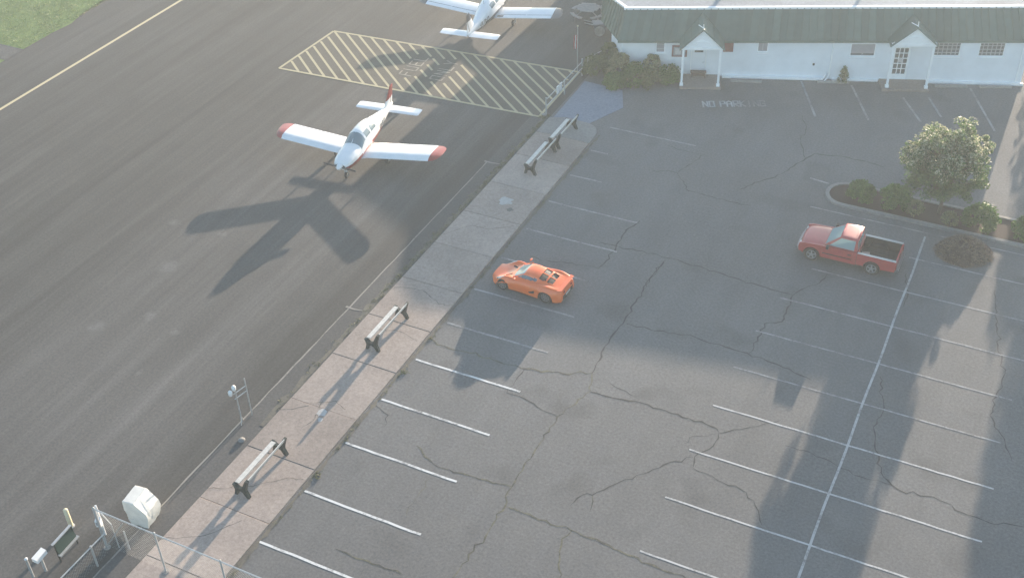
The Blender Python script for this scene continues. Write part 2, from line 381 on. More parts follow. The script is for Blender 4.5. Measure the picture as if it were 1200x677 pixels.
# ---- hatched fuelling box on the apron
hA, hB, hC, hD = Vector((-42.6,52.15)), Vector((-25.5,53.1)), Vector((-25.6,58.9)), Vector((-42.35,57.85))
m = MB(); m.quad(*[(p.x, p.y, .004) for p in (hA, hB, hC, hD)]); hatch = m.build('hatched_patch', M['hatch_under'], apron)
for a, b in ((hA, hB), (hB, hC), (hC, hD), (hD, hA)):
    ribbon('painted_stripe', [tuple(a), tuple(b)], .16, M['hatch'], apron, .012)
ex = (hB-hA).normalized(); ey = Vector((-ex.y, ex.x)); Lx = (hB-hA).length; Ly = 5.75
TXT = (6.9, 10.55, 1.55, 4.75)    # kept clear of stripes: lettering
def clip(p, q, box):
    """parts of segment p-q outside the box (in ex,ey coordinates)"""
    out = []; n = 60; cur = None
    for i in range(n+1):
        x, y = p[0]+(q[0]-p[0])*i/n, p[1]+(q[1]-p[1])*i/n
        ins = any(b[0] < x < b[1] and b[2] < y < b[3] for b in box) or x < .08 + .10*y
        if not ins:
            if cur is None: cur = [(x, y), (x, y)]
            cur[1] = (x, y)
        elif cur: out.append(cur); cur = None
    if cur: out.append(cur)
    return [c for c in out if math.dist(*c) > .15]
tb = [(7.05, 8.25, 1.55, 4.55), (9.05, 10.25, 1.65, 4.75)]
s0 = -Ly*1.0
while s0 < Lx:
    s0 += .90
    p = [s0, Ly-.02]; q = [s0 + (Ly-.04)*1.09, .02]
    if q[0] > Lx-.05: f = (Lx-.05-p[0])/(q[0]-p[0]); q = [Lx-.05, p[1]+(q[1]-p[1])*f]
    if p[0] < .05: f = (.05-p[0])/(q[0]-p[0]); p = [.05, p[1]+(q[1]-p[1])*f]
    if p[0] >= Lx-.3 or q[0] <= .3: continue
    for a, b in clip(p, q, tb):
        ribbon('painted_stripe', [tuple(hA+ex*a[0]+ey*a[1]), tuple(hA+ex*b[0]+ey*b[1])], .145, M['hatch'], apron, .008)
GL = {'N': [[(0,0),(0,1),(1,0),(1,1)]], 'O': [[(0,0),(0,1),(1,1),(1,0),(0,0)]], 'P': [[(0,0),(0,1),(1,1),(1,.5),(0,.5)]], 'A': [[(0,0),(0,.8),(.5,1),(1,.8),(1,0)],[(0,.45),(1,.45)]],
 'R': [[(0,0),(0,1),(1,1),(1,.5),(0,.5),(1,0)]], 'K': [[(0,0),(0,1)],[(1,1),(0,.5),(1,0)]], 'I': [[(.5,0),(.5,1)]], 'G': [[(1,.8),(1,1),(0,1),(0,0),(1,0),(1,.45),(.6,.45)]],
 'F': [[(0,0),(0,1),(1,1)],[(0,.5),(.8,.5)]], 'U': [[(0,1),(0,0),(1,0),(1,1)]], 'E': [[(1,0),(0,0),(0,1),(1,1)],[(0,.5),(.8,.5)]], 'L': [[(0,1),(0,0),(1,0)]], 'Y': [[(0,1),(.5,.5),(1,1)],[(.5,.5),(.5,0)]]}
def lettering(text, org, du, dv, w, h, gap, sw, mats, parent, z):
    x = 0
    for i, ch in enumerate(text):
        if ch == ' ': x += w*.9; continue
        m = MB()
        for st in GL[ch]:
            for a, b in zip(st[:-1], st[1:]):
                A = org + du*(x+a[0]*w) + dv*(a[1]*h); B = org + du*(x+b[0]*w) + dv*(b[1]*h)
                d = (B-A).normalized(); n = Vector((-d.y, d.x))*sw/2; A = A-d*sw/2; B = B+d*sw/2
                zz = z + .0011*len(m.f)
                m.quad((A.x+n.x, A.y+n.y, zz), (A.x-n.x, A.y-n.y, zz), (B.x-n.x, B.y-n.y, zz), (B.x+n.x, B.y+n.y, zz))
        m.build('painted_letter', mats[min(i, len(mats)-1)], parent); x += w + gap
lettering('FUEL', hA+ex*8.05+ey*1.85, ey, -ex, .42, .78, .26, .085, [M['letter']], apron, .014)
lettering('ONLY', hA+ex*10.05+ey*1.95, ey, -ex, .42, .78, .26, .085, [M['letter']], apron, .014)
du = Vector((3.08, 1.44)).normalized()
lettering('NO PARKING', Vector((-17.43, 57.8)), du, Vector((-du.y, du.x)), .26, .62, .115, .085, [M['line_mid']]*5+[M['line_worn_shade']]*3+[M['line_faint']]*3, lot, .008)

# ---- concrete walkway: slabs
walk = empty('walkway', (0, 0, 0), kind='structure')
ys = [-8, -5, -2, .8, 3.8, 6.8, 9.8, 12.8, 15.8, 18.8, 21.85, 24.83, 27.85, 30.95, 33.9, 36.9, 39.95, 42.95, 45.9, 48.9, 51.45]
def slab(poly, z):
    m = MB(); n = len(poly); cx = sum(p[0] for p in poly)/n; cy = sum(p[1] for p in poly)/n
    ins = [(p[0]+(cx-p[0])*.010, p[1]+(cy-p[1])*.010) for p in poly]
    vs_ = [(p[0], p[1], -.03) for p in poly] + [(p[0], p[1], z-.012) for p in poly] + [(p[0], p[1], z) for p in ins]
    fs = [tuple(2*n+i for i in range(n))]
    for r in (0, 1): fs += [(r*n+i, r*n+(i+1) % n, (r+1)*n+(i+1) % n, (r+1)*n+i) for i in range(n)]
    m.add(vs_, fs); return m.build('concrete_slab', M['walk'], walk)
for a, b in zip(ys[:-1], ys[1:]):
    sk = rnd.uniform(-.06, .06)
    slab([(-24.9, a+.012), (-21.74, a+.012+sk*.2), (-21.74, b-.012+sk*.2), (-24.9, b-.012)], .075+rnd.uniform(-.006, .006))
end = [(-24.9, 51.47), (-21.74, 51.47)] + [(-22.85+1.1*math.cos(t), 52.35+1.1*math.sin(t)) for t in [rad(a) for a in range(0, 91, 15)]] + [(-24.0, 53.52), (-24.9, 53.15)]
e_ = slab(end, .078); e_.data.materials.clear(); e_.data.materials.append(M['curb'])
for pts in ([(-24.9,22.3),(-23.6,23.0),(-22.4,24.0),(-21.75,24.3)],[(-24.8,36.1),(-23.5,36.4),(-22.4,35.8),(-21.75,35.9)],[(-24.0,27.9),(-23.1,28.4),(-22.3,28.1)],[(-24.9,40.6),(-23.9,41.9),(-22.9,42.0),(-21.8,42.9)],[(-23.6,28.2),(-23.3,27.2),(-23.5,26.4)],[(-24.9,27.0),(-23.7,27.9)],[(-24.9,19.6),(-23.5,20.4),(-22.6,21.8)],[(-24.2,33.0),(-23.0,33.4),(-21.8,33.1)]):
    Q = []
    for a, b in zip(pts[:-1], pts[1:]):
        for i in range(6): Q.append((a[0]+(b[0]-a[0])*i/6+rnd.gauss(0,.03), a[1]+(b[1]-a[1])*i/6+rnd.gauss(0,.03)))
    ribbon('crack', Q, [rnd.uniform(.008, .026) for _ in Q], M['crack'], walk, .0835)
def blob(name, cx, cy, r, mat, parent, z, n=16, asp=1):
    m = MB(); pts = []
    for i in range(n):
        t = 2*math.pi*i/n; q = r*rnd.uniform(.55, 1.1); pts.append((cx+q*math.cos(t)*asp, cy+q*math.sin(t), z))
    m.add(pts + [(cx, cy, z)], [(i, (i+1) % n, n) for i in range(n)]); return m.build(name, mat, parent)
M['patch'] = paint('pale_patch', (.42, .42, .41), (.315,.285,.262), .55)
M['patch_dark'] = paint('dark_stain', (.15, .14, .13), (.25, .215, .19), .55)
blob('pale_patch', -23.35, 44.5, .38, M['patch'], walk, .0845, asp=1.3); blob('dark_stain', -22.8, 43.9, .2, M['patch_dark'], walk, .0855)
blob('pale_patch', -23.25, 27.6, .24, M['patch'], walk, .0845); blob('pale_patch', -23.05, 27.25, .14, M['patch'], walk, .0848)
ramp_ = MB(); ramp_.prism([(-24.72, 53.35), (-24.0, 53.62), (-22.6, 53.5), (-21.55, 55.9), (-22.35, 57.75), (-24.8, 57.95)], 'z', -.02, .03)
ramp_ = tag(ramp_.build('concrete_ramp', M['ramp']), kind='structure')

# ---- planted island
isl = empty('planting_island', (0, 0, 0), kind='structure')
def isl_outline(g):
    pts = [(9, 50.88+g), (-7.85, 50.88+g)]
    pts += [(-7.9 + (1.05-g)*math.cos(t), 51.98 + (1.10-g)*math.sin(t)) for t in [rad(a) for a in range(270, 89, -15)]]
    return pts + [(-7.85, 53.08-g), (9, 53.08-g)]
O, I = isl_outline(0), isl_outline(.19); n = len(O)
m = MB(); vs_ = [(p[0], p[1], -.03) for p in O] + [(p[0], p[1], .13) for p in O] + [(p[0], p[1], .14) for p in I] + [(p[0], p[1], .02) for p in I]
m.add(vs_, [(r*n+i, r*n+i+1, (r+1)*n+i+1, (r+1)*n+i) for r in range(3) for i in range(n-1)]); m.build('curb', M['curb'], isl)
m = MB(); m.add([(p[0], p[1], .07) for p in I], [tuple(range(n))]); m.build('mulch_bed', M['soil'], isl)

# ------------------------------------------------------------------ office building
TH = rad(20); BE = Vector((math.cos(TH), math.sin(TH))); BN = Vector((-math.sin(TH), math.cos(TH)))
FL = Vector((-23.2, 59.70)); LB = 22.88
kk = lambda s: .88 + .24*s/LB
def B(s, d, h):
    p = FL + BE*s + BN*d; return (p.x, p.y, h*kk(s))
ztop = lambda s: 3.74 + .63*s/LB
def BT(s, d, dz=0):
    p = FL + BE*s + BN*d; return (p.x, p.y, ztop(s)+dz)
bld = empty('office_building', (FL.x, FL.y, 0), 0, 'long low white office building with green metal mansard roof and two gabled porches', 'building')
BO = Vector((FL.x, FL.y, 0))
def bb(name, pts_faces, mat, parent=None, smooth=False):
    pass
class BM_(MB):
    def build(s, name, mat, parent=None, smooth=False, fix=True):
        s.v = [(x-BO.x, y-BO.y, z-BO.z) for x, y, z in s.v]
        return MB.build(s, name, mat, bld if parent is None else parent, smooth, fix)
def bbox(m, s0, s1, d0, d1, h0, h1, f=B):
    m.hexa([f(s0,d0,h0), f(s1,d0,h0), f(s1,d1,h0), f(s0,d1,h0), f(s0,d0,h1), f(s1,d0,h1), f(s1,d1,h1), f(s0,d1,h1)])
EAVE = 2.57
# front wall with real openings
opens = [(1.95, 2.5, 1.55, 2.38), (7.8, 8.42, 1.66, 2.42), (13.05, 14.47, 1.46, 2.27), (17.7, 19.16, 1.52, 2.33), (20.15, 21.58, 1.52, 2.33), (15.5, 16.42, .14, 2.08), (4.02, 4.92, .14, 1.98)]
scuts = sorted({0, LB, 12.1, *[o[0] for o in opens], *[o[1] for o in opens]}); 
m = BM_()
for a, b in zip(scuts[:-1], scuts[1:]):
    mid = (a+b)/2; hs = [(-.02, EAVE+.12)]
    for o in opens:
        if o[0] <= mid <= o[1]: hs = [(-.02, o[2]), (o[3], EAVE+.12)]
    for h0, h1 in hs:
        if h1 - h0 > .02: bbox(m, a, b, 0 if b <= 12.11 else -.035, .22, h0, h1)
m.build('wall', M['white_wall'])
W1 = Vector((-24.35, 60.85)); SB = Vector((-.37, .93)).normalized(); W2 = W1 + SB*9.2
for p, q in ((FL, W1), (W1, W2)):
    d = (q-p).normalized(); nn = Vector((d.y, -d.x))*.2; hh = (EAVE+.10)*.88
    m = BM_(); m.hexa([(p.x,p.y,-.02),(q.x,q.y,-.02),(q.x+nn.x,q.y+nn.y,-.02),(p.x+nn.x,p.y+nn.y,-.02),(p.x,p.y,hh),(q.x,q.y,hh),(q.x+nn.x,q.y+nn.y,hh),(p.x+nn.x,p.y+nn.y,hh)]); m.build('wall', M['white_wall'])
m = BM_(); bbox(m, LB-.2, LB, .225, 8.9, -.02, EAVE+.10); m.build('wall', M['white_wall'])
# white base kerb, downspout
m = BM_(); bbox(m, 5.9, 11.75, -.2, -.003, 0, .14); m.build('base_kerb', M['white_trim'])
m = BM_(); bbox(m, 12.25, 14.85, -.17, -.04, 0, .10); m.build('base_kerb', M['white_trim'])
m = BM_(); bbox(m, 17.65, LB+.1, -.2, -.04, 0, .12); m.build('base_kerb', M['white_trim'])
ds = BM_(); ds.tube([B(12.05,-.07,2.5), B(12.05,-.07,.35), B(12.0,-.12,.18), B(11.75,-.45,.08)], .045, 6); ds.build('downspout', M['white_trim'])
ds = BM_(); ds.tube([B(11.55,-.35,.06), B(11.75,-.25,.22), B(11.85,-.12,.42)], .05, 6); ds.build('downspout_elbow', M['white_trim'])
ds = BM_(); ds.tube([B(22.55,-.09,2.5), B(22.55,-.09,.2)], .04, 6); ds.build('downspout', M['white_trim'])
m = BM_(); bbox(m, 11.05, 11.16, -.05, -.003, .88, 1.0); m.build('wall_tap', M['black'])
# windows
def window(s0, s1, h0, h1, nx, ny, glassmat, blind=0, d=0):
    f = BM_(); w = .055
    for a in ((s0, s1, h0, h0+w), (s0, s1, h1-w, h1), (s0, s0+w, h0+w, h1-w), (s1-w, s1, h0+w, h1-w)): bbox(f, a[0], a[1], d+.04, d+.13, a[2], a[3])
    fr = f.build('window', M['white_trim'])
    g = BM_(); bbox(g, s0+w, s1-w, d+.095, d+.11, h0+w, h1-w); g.build('pane', glassmat, fr)
    if nx:
        g = BM_()
        for i in range(1, nx): c = s0+(s1-s0)*i/nx; bbox(g, c-.02, c+.02, d+.07, d+.092, h0+w, h1-w)
        for i in range(1, ny): c = h0+(h1-h0)*i/ny; bbox(g, s0+w, s1-w, d+.072, d+.090, c-.02, c+.02)
        g.build('muntin_grid', M['muntin'], fr)
    if blind:
        g = BM_(); bbox(g, s0+w, s1-w, d+.066, d+.094, h0+w+(h1-h0)*.16, h1-w); g.build('blind', M['blind'], fr)
    sl = BM_(); bbox(sl, s0-.05, s1+.05, d-.05, d+.035, h0-.05, h0-.003); sl.build('sill', M['white_trim'], fr)
    return fr
window(1.95, 2.5, 1.55, 2.38, 1, 3, M['blind']); window(7.8, 8.42, 1.66, 2.42, 2, 1, M['blind'])
window(13.05, 14.47, 1.46, 2.27, 2, 1, M['glass_win'], 1, -.035)
window(17.7, 19.16, 1.52, 2.33, 6, 4, M['glass_win'], 0, -.035); window(20.15, 21.58, 1.52, 2.33, 6, 4, M['glass_win'], 0, -.035)
# doors
f = BM_()
for a in ((15.5,15.6,.14,2.08),(16.32,16.42,.14,2.08),(15.6,16.32,1.98,2.08),(15.6,16.32,.14,.42)): bbox(f, a[0], a[1], .01, .10, a[2], a[3])
dr = f.build('door', M['white_trim']); g = BM_(); bbox(g, 15.6, 16.32, .07, .085, .42, 1.98); g.build('pane', M['glass_win'], dr)
g = BM_()
for i in (1, 2): c = 15.6+.72*i/3; bbox(g, c-.022, c+.022, .04, .066, .42, 1.98)
for i in range(1, 5): c = .42+1.56*i/5; bbox(g, 15.6, 16.32, .042, .064, c-.022, c+.022)
g.build('muntin_grid', M['white_trim'], dr); g = BM_(); bbox(g, 15.84, 16.08, .025, .038, 1.12, 1.36); g.build('paper_notice', M['paper'], dr)
f = BM_(); bbox(f, 4.06, 4.88, .05, .10, .16, 1.94); dr = f.build('door', M['white_wall'])
f = BM_()
for a in ((4.02,4.058,.14,1.98),(4.882,4.92,.14,1.98),(4.06,4.88,1.942,1.98)): bbox(f, a[0], a[1], -.03, .12, a[2], a[3])
f.build('door_frame', M['white_trim'], dr); g = BM_(); bbox(g, 4.22, 4.72, .03, .048, 1.62, 1.74); g.build('name_plate', M['black'], dr)
g = BM_(); g.tube([B(4.8,.045,.95), B(4.8,0,.95), B(4.7,0,.95)], .018, 6); g.build('door_handle', M['galv'], dr)
g = BM_(); bbox(g, 5.85, 6.42, -.04, -.003, 1.70, 2.43); sh = g.build('shutter', M['redwood'])
for i in range(7): g = BM_(); bbox(g, 5.9, 6.37, -.058, -.042, 1.75+i*.095, 1.82+i*.095); g.build('slat', M['redwood'], sh)
g = BM_(); bbox(g, 2.9, 3.78, -.06, -.003, 1.34, 2.12); nb = g.build('notice_board', M['redwood'])
g = BM_(); bbox(g, 2.99, 3.69, -.07, -.062, 1.43, 2.03); g.build('board_face', M['blind'], nb)
g = BM_(); bbox(g, 3.08, 3.42, -.08, -.072, 1.52, 1.95); g.build('poster', M['paper'], nb)
# mansard: panels with raised seams, fascia, white cap, flat roof
TI = .75
def panels(f0, f1, n, nrm):
    for i in range(n):
        a, b = i/n, (i+1)/n; A, Bq, Cc, D = f0(a), f0(b), f1(b), f1(a)
        g = BM_(); e = .012
        lo = [Vector(q) for q in (A, Bq, Cc, D)]; nn = Vector(nrm).normalized()
        g.hexa([tuple(q - nn*.05) for q in lo] + [tuple(q + nn*rnd.uniform(0, .006)) for q in lo])
        w = (lo[1]-lo[0]).normalized()*.045
        g.hexa([tuple(q) for q in (lo[0]+nn*.004, lo[0]+w+nn*.004, lo[3]+w+nn*.004, lo[3]+nn*.004)] + [tuple(q+nn*.06) for q in (lo[0], lo[0]+w, lo[3]+w, lo[3])])
        g.build('roof_panel', M['green_metal'])
dwn = (BN*-1); nfront = (dwn.x*.62, dwn.y*.62, .78)
panels(lambda t: B(-.25+(LB+.45)*t, -.3, EAVE), lambda t: BT(.15+(LB-.25)*t, TI, -.0), 56, nfront)
eave0 = Vector(B(-.25, -.3, EAVE)); top0 = Vector(BT(.15, TI))
eave1 = Vector((-25.25, 61.42, eave0.z)); eave2 = eave1 + Vector((SB.x, SB.y, 0))*9.6
top1 = Vector((-24.85, 61.65, top0.z)); top2 = top1 + Vector((SB.x, SB.y, 0))*8.6
for e0, e1, t0_, t1_, n in ((eave0, eave1, top0, top1, 7), (eave1, eave2, top1, top2, 24)):
    d = (e1-e0).normalized(); panels(lambda t: tuple(e0.lerp(e1, 1-t)), lambda t: tuple(t0_.lerp(t1_, 1-t)), n, (-d.y*.62, d.x*.62, .78))
rE = B(LB+.2, -.3, EAVE); rT = BT(LB-.1, TI)
g = BM_(); g.hexa([B(LB+.2,-.25,EAVE), B(LB+.2,9,EAVE), BT(LB-.1,9), BT(LB-.1,TI+.02)] + [B(LB+.15,-.2,EAVE), B(LB+.15,9,EAVE), BT(LB-.16,9), BT(LB-.16,TI+.02)]); g.build('mansard_end', M['green_metal'])
g = BM_(); bbox(g, -.25, LB+.2, -.28, .3, EAVE-.10, EAVE-.06); g.build('soffit', M['white_trim'])
g = BM_(); bbox(g, -.27, LB+.22, -.34, -.285, EAVE-.12, EAVE-.002); g.build('fascia', M['green_metal'])
def btop(s, d, h): return BT(s, d, h)
g = BM_(); bbox(g, .02, LB-.05, TI-.03, TI+.16, -.01, .11, btop); g.build('parapet_cap', M['white_trim'])
for p, q in ((top0, top1), (top1, top2)):
    d = (q-p).normalized(); o1 = Vector((-d.y, d.x, 0))*.03; o2 = Vector((d.y, -d.x, 0))*.16; z0_, z1_ = Vector((0,0,-.01)), Vector((0,0,.112)); i_ = d*(.06 if p is top0 else .17)
    g = BM_(); g.hexa([tuple(p+i_+o1+z0_), tuple(q+o1+z0_), tuple(q+o2+z0_), tuple(p+i_+o2+z0_), tuple(p+i_+o1+z1_), tuple(q+o1+z1_), tuple(q+o2+z1_), tuple(p+i_+o2+z1_)]); g.build('parapet_cap', M['white_trim'])
q1 = Vector(BT(LB-.1, TI+.1, .03)); q2 = Vector(BT(LB-.1, 9, .05)); up_ = Vector((0,0,.03))
g = BM_(); g.quad(*[tuple(v) for v in (top0+up_, q1, q2, top2+up_, top1+up_)]); g.build('flat_roof', M['membrane'])
p2 = B(LB, 9, 0); g = BM_()
g.hexa([(W2.x,W2.y,0), p2, (p2[0]-.1,p2[1]+.2,0), (W2.x-.1,W2.y+.2,0), (W2.x,W2.y,top2.z), tuple(q2), (q2.x-.1,q2.y+.2,q2.z), (W2.x-.1,W2.y+.2,top2.z)]); g.build('wall', M['white_wall'])
# unseen block added behind the left end, sized to cast the apron shadow
g = BM_(); yb0, yb1 = 70.9, 80.0
g.hexa([(-31.1,yb0,0),(-22.5,yb0,0),(-22.5,yb1,0),(-31.1,yb1,0),(-31.1,yb0,4.15),(-22.5,yb0,4.75),(-22.5,yb1,4.75),(-31.1,yb1,4.15)]); g.build('unseen_rear_block', M['white_wall'])
g = BM_(); g.hexa([(-31.4,yb0-.25,4.16),(-22.3,yb0-.25,4.77),(-22.3,yb1+.25,4.77),(-31.4,yb1+.25,4.16),(-31.4,yb0-.25,4.26),(-22.3,yb0-.25,4.87),(-22.3,yb1+.25,4.87),(-31.4,yb1+.25,4.26)]); g.build('unseen_rear_block_roof', M['green_metal'])
# roof vents seen on the flat roof
for s, d, r in ((5.6, 2.3, .14), (13.7, 2.6, .10)):
    g = BM_(); p = BT(s, d, .03); g.lathe([(0, r), (.28, r), (.28, r*1.5), (.36, r*1.3), (.40, .02)], 12, 'z', p); g.build('roof_vent', M['galv'])
# porches
def porch(s0, s1, d0, floor0, floor1, GP):
    g = BM_(); bbox(g, floor0, floor1, d0-.25, -.045, -.02, .135); g.build('porch_floor', M['porch'])
    mid = (s0+s1)/2; GB = 2.60
    for s in (s0, s1):
        g = BM_(); bbox(g, s-.06, s+.06, d0-.06, d0+.06, .136, GB-.002); po = g.build('porch_post', M['white_trim'])
        g = BM_(); bbox(g, s-.10, s+.10, d0-.10, d0+.10, .137, .26); g.build('post_base', M['white_trim'], po)
    g = BM_(); bbox(g, s0-.13, s1+.13, d0-.08, d0+.08, GB, GB+.16); g.build('porch_beam', M['white_trim'])
    for s in (s0, s1): g = BM_(); bbox(g, s-.06, s+.06, d0+.083, -.05, GB+.01, GB+.13); g.build('porch_beam', M['white_trim'])
    g = BM_(); tri = [(s0-.10, GB+.165), (s1+.10, GB+.165), (mid, GP-.05)]
    A = [B(s, d0-.05, h) for s, h in tri]; Bq = [B(s, d0+.02, h) for s, h in tri]
    g.add(A+Bq, [(0,1,2),(5,4,3),(0,3,4,1),(1,4,5,2),(2,5,3,0)]); ga = g.build('porch_gable', M['white_trim'])
    arc = BM_(); hh = GB+.30
    arc.tube([B(mid+.48*math.cos(t), d0-.06, hh+.26*math.sin(t)) for t in [math.pi*i/12 for i in range(13)]], .03, 5); arc.build('gable_arch', M['white_trim'], ga)
    for sg in (-1, 1):
        sE = s0-.22 if sg < 0 else s1+.22; hE = GB+.06
        g = BM_(); back = .42 if GP > 3.8 else .22
        tops = [B(sE, d0-.14, hE), B(mid, d0-.14, GP), B(mid, back+.25, GP), B(sE, -.1, hE)]
        g.hexa([tuple(Vector(q)-Vector((0,0,.05))) for q in tops] + tops); rp = g.build('porch_roof', M['green_metal'])
        for j in range(3):
            t = (j+.7)/3.4; g = BM_()
            a = Vector(B(sE+(mid-sE)*t, d0-.14, hE+(GP-hE)*t)); b = Vector(B(sE+(mid-sE)*t, -.1+(back+.35)*t, hE+(GP-hE)*t)); g.tube([a, b], .022, 4); g.build('seam', M['green_metal'], rp)
        g = BM_(); a = Vector(B(sE, d0-.17, hE-.03)); b = Vector(B(mid, d0-.17, GP-.03)); g.tube([a, b], .04, 4); g.build('rake_trim', M['green_metal'], rp)
    g = BM_(); g.tube([B(mid, d0-.1, GP+.02), B(mid-.02, d0-.1, GP+.30)], [.03, .02], 5); fi = g.build('ridge_stick', M['white_trim'])  # plain white stick and bar at the ridge
    g = BM_(); g.tube([B(mid, d0-.05, GP+.03), B(mid-.28, d0+.35, GP+.05)], .025, 5); g.build('ridge_bar', M['white_trim'], fi)
porch(3.52, 5.62, -1.45, 3.42, 5.80, 4.0)
porch(15.22, 17.40, -1.05, 14.92, 17.55, 3.74)

# ------------------------------------------------------------------ wheel stops
def wheel_stop(s, d, label):
    p = FL + BE*s + BN*d
    m = MB(); prof = [(-.09, 0), (-.07, .10), (-.04, .125), (.04, .125), (.07, .10), (.09, 0)]
    m.prism([(y, z) for y, z in prof], 'x', -.9, .9)
    o = m.build('wheel_stop', M['curb']); o.location = (p.x, p.y, 0); o.rotation_euler = (0, 0, TH+rnd.uniform(-.03, .03)); tag(o, label, 'wheel stop', 'concrete wheel stops along the building')
wheel_stop(7.3, -.62, 'concrete wheel stop by the wall just right of the left porch')
wheel_stop(12.3, -.42, 'concrete wheel stop beside the downspout and small conical shrub')
wheel_stop(18.9, -.55, 'concrete wheel stop by the wall just right of the right porch')
wheel_stop(21.4, -.50, 'concrete wheel stop nearest the right end of the white building')

# ------------------------------------------------------------------ vegetation
def leaves(n, pos_fn, size, mb=None, up=.35, tri=False):
    """many small leaf quads; pos_fn() -> Vector"""
    mb = mb or MB()
    for _ in range(n):
        c = pos_fn(); s = size*rnd.uniform(.6, 1.3)
        a = Vector((rnd.gauss(0,1), rnd.gauss(0,1), rnd.gauss(0,1)*(1-up))).normalized()
        b = Vector((rnd.gauss(0,1), rnd.gauss(0,1), rnd.gauss(0,1)+up)).cross(a).normalized()*.6
        mb.add([c-a*s, c+b*s*.8, c+a*s, c-b*s*.8], [(0,1,2,3)])
    return mb
def rball():
    while True:
        v = Vector((rnd.uniform(-1,1), rnd.uniform(-1,1), rnd.uniform(-1,1)))
        if v.length <= 1: return v
def shrub(name, x, y, rx, ry, h, mat, label, n=5200, leaf=.062, base=.05, shape='round', cat='bush', group=None):
    o = empty(name, (x, y, base), rnd.uniform(0, 6), label, cat, group)
    cl = []
    for _ in range(46):
        t = rnd.uniform(0, 2*math.pi); z = rnd.random()**.8
        r = math.sqrt(max(0, 1-(max(z-.35, 0)/.65)**2)) if shape == 'round' else (1-z)**.8*.95+.05
        cl.append((Vector((rx*r*math.cos(t)*.82, ry*r*math.sin(t)*.82, h*(.06+.84*z))), rnd.uniform(.20, .34)*min(rx, h)))
    def pos():
        c, r = rnd.choice(cl); return c + rball()*r
    m = leaves(n, pos, leaf); m.build('foliage', mat, o, fix=False)
    m = MB()
    for k in range(6):
        c, r = rnd.choice(cl); m.tube([(0,0,-.05), tuple(c*.5), tuple(c)], [.03, .02, .008], 4)
    m.build('stem', M['bark'], o)
    return o
def tree(name, x, y, h, crown_fn, label, n_cl, n_leaf, leaf, base=.05, trunk=.11, pale_top=0, split=.28):
    o = empty(name, (x, y, base), 0, label, 'tree')
    cl = [crown_fn() for _ in range(n_cl)]
    m = MB(); tr = [(0,0,-.1), (.03,.02,h*.14), (-.02,.03,h*split), (.03,-.02,h*.55), (0,.02,h*.8)]
    m.tube(tr, [trunk, trunk*.85, trunk*.7, trunk*.4, trunk*.15], 8); m.build('trunk', M['bark'], o, 40)
    m = MB()
    for c, r in cl[::2]:
        z0 = h*rnd.uniform(split*.7, .55); z0 = min(z0, c.z*.9)
        mid = Vector((c.x*.45, c.y*.45, z0+(c.z-z0)*.62)); m.tube([(0,0,z0), tuple(mid), tuple(c)], [trunk*.3, trunk*.18, .01], 4)
    m.build('limbs', M['bark'], o)
    def pos():
        c, r = rnd.choice(cl); return c + rball()*r
    leaves(n_leaf, pos, leaf).build('crown', M['leaf'], o, fix=False)
    if pale_top:
        up = sorted(cl, key=lambda q: -(q[0].z + .25*q[0].length))[:int(n_cl*.55)]
        def pos2():
            c, r = rnd.choice(up); v = rball(); v.z = abs(v.z); return c + v.normalized()*r*rnd.uniform(.85, 1.1)
        leaves(pale_top, pos2, leaf*.9).build('pale_top_leaves', M['pale_top'], o, fix=False)  # paler leaf colour on the upper clusters
    return o
lobes = [(Vector((math.cos(t)*1.05, math.sin(t)*1.05, z)), r) for t, z, r in ((.2,2.0,.95),(1.3,2.3,1.0),(2.4,1.9,1.0),(3.4,2.2,1.05),(4.5,1.8,.95),(5.4,2.3,.95),(.8,3.3,.95),(2.2,3.5,.9),(3.7,3.4,.95),(5.0,3.2,.95))] + [(Vector((-1.15,-.35,2.7)), .85), (Vector((-1.0,.3,1.7)), .8), (Vector((-.95,-.2,3.3)), .8), (Vector((.15,.1,4.05)), .85), (Vector((-.5,-.1,3.9)), .75), (Vector((0,0,2.6)), 1.1)]
def crown_main():
    if rnd.random() < .5:
        v = rball(); v = v.normalized()*rnd.random()**.35
        return Vector((-.12+v.x*1.82, v.y*1.82, 2.95+v.z*1.75)), rnd.uniform(.20, .38)
    c, r = rnd.choice(lobes); c = Vector((c.x*1.20, c.y*1.20, c.z*1.04)); r *= 1.12; v = rball()
    if v.length > .01: v = v.normalized()*(rnd.random()**.45)
    return c + Vector((v.x*r, v.y*r, v.z*r*.85)), rnd.uniform(.16, .34)
tree('island_tree', -3.45, 52.15, 4.9, crown_main, 'round leafy tree with pale upper leaves on the planted island', 340, 27000, .072, .07, .10, 5600)
def crown_far(cx, rmax, hh, low):
    def fn():
        v = rball(); v.z = 0; v = v.normalized()*rnd.random()**.4; z = low + (hh-low)*rnd.random(); w = rmax*max(.10, 1-(z-low)/(hh-low))
        return Vector((v.x*w, v.y*w, z)), rnd.uniform(.45, .85)
    return fn
tree('broad_tree', 3.2, 74.5, 9, crown_far(0, 5.0, 9.0, .4), 'broad tree standing off past the right end of the building', 240, 17000, .17, 0, .2)
I_ = 'low bushes on the planted island'
shrub('round_bush', -7.25, 51.95, .75, .68, .85, M['bush'], 'round green bush at the rounded tip of the planted island', base=.07, group=I_)
shrub('round_bush', -5.55, 52.05, .80, .75, 1.0, M['bush'], 'round green bush between the island tip and the tree', base=.07, group=I_)
shrub('round_bush', -1.5, 51.95, .82, .75, 1.05, M['bush'], 'bright round green bush just right of the tree beside the mulch', base=.07, group=I_)
shrub('round_bush', .62, 51.95, .7, .7, .85, M['bush'], 'green bush on the island at the right edge of view', base=.07, group=I_)
shrub('pale_plant', -4.55, 51.75, .5, .42, .62, M['bush_pale'], 'low pale feathery plant left of the tree trunk', 1300, .05, .07, group=I_, cat='plant')
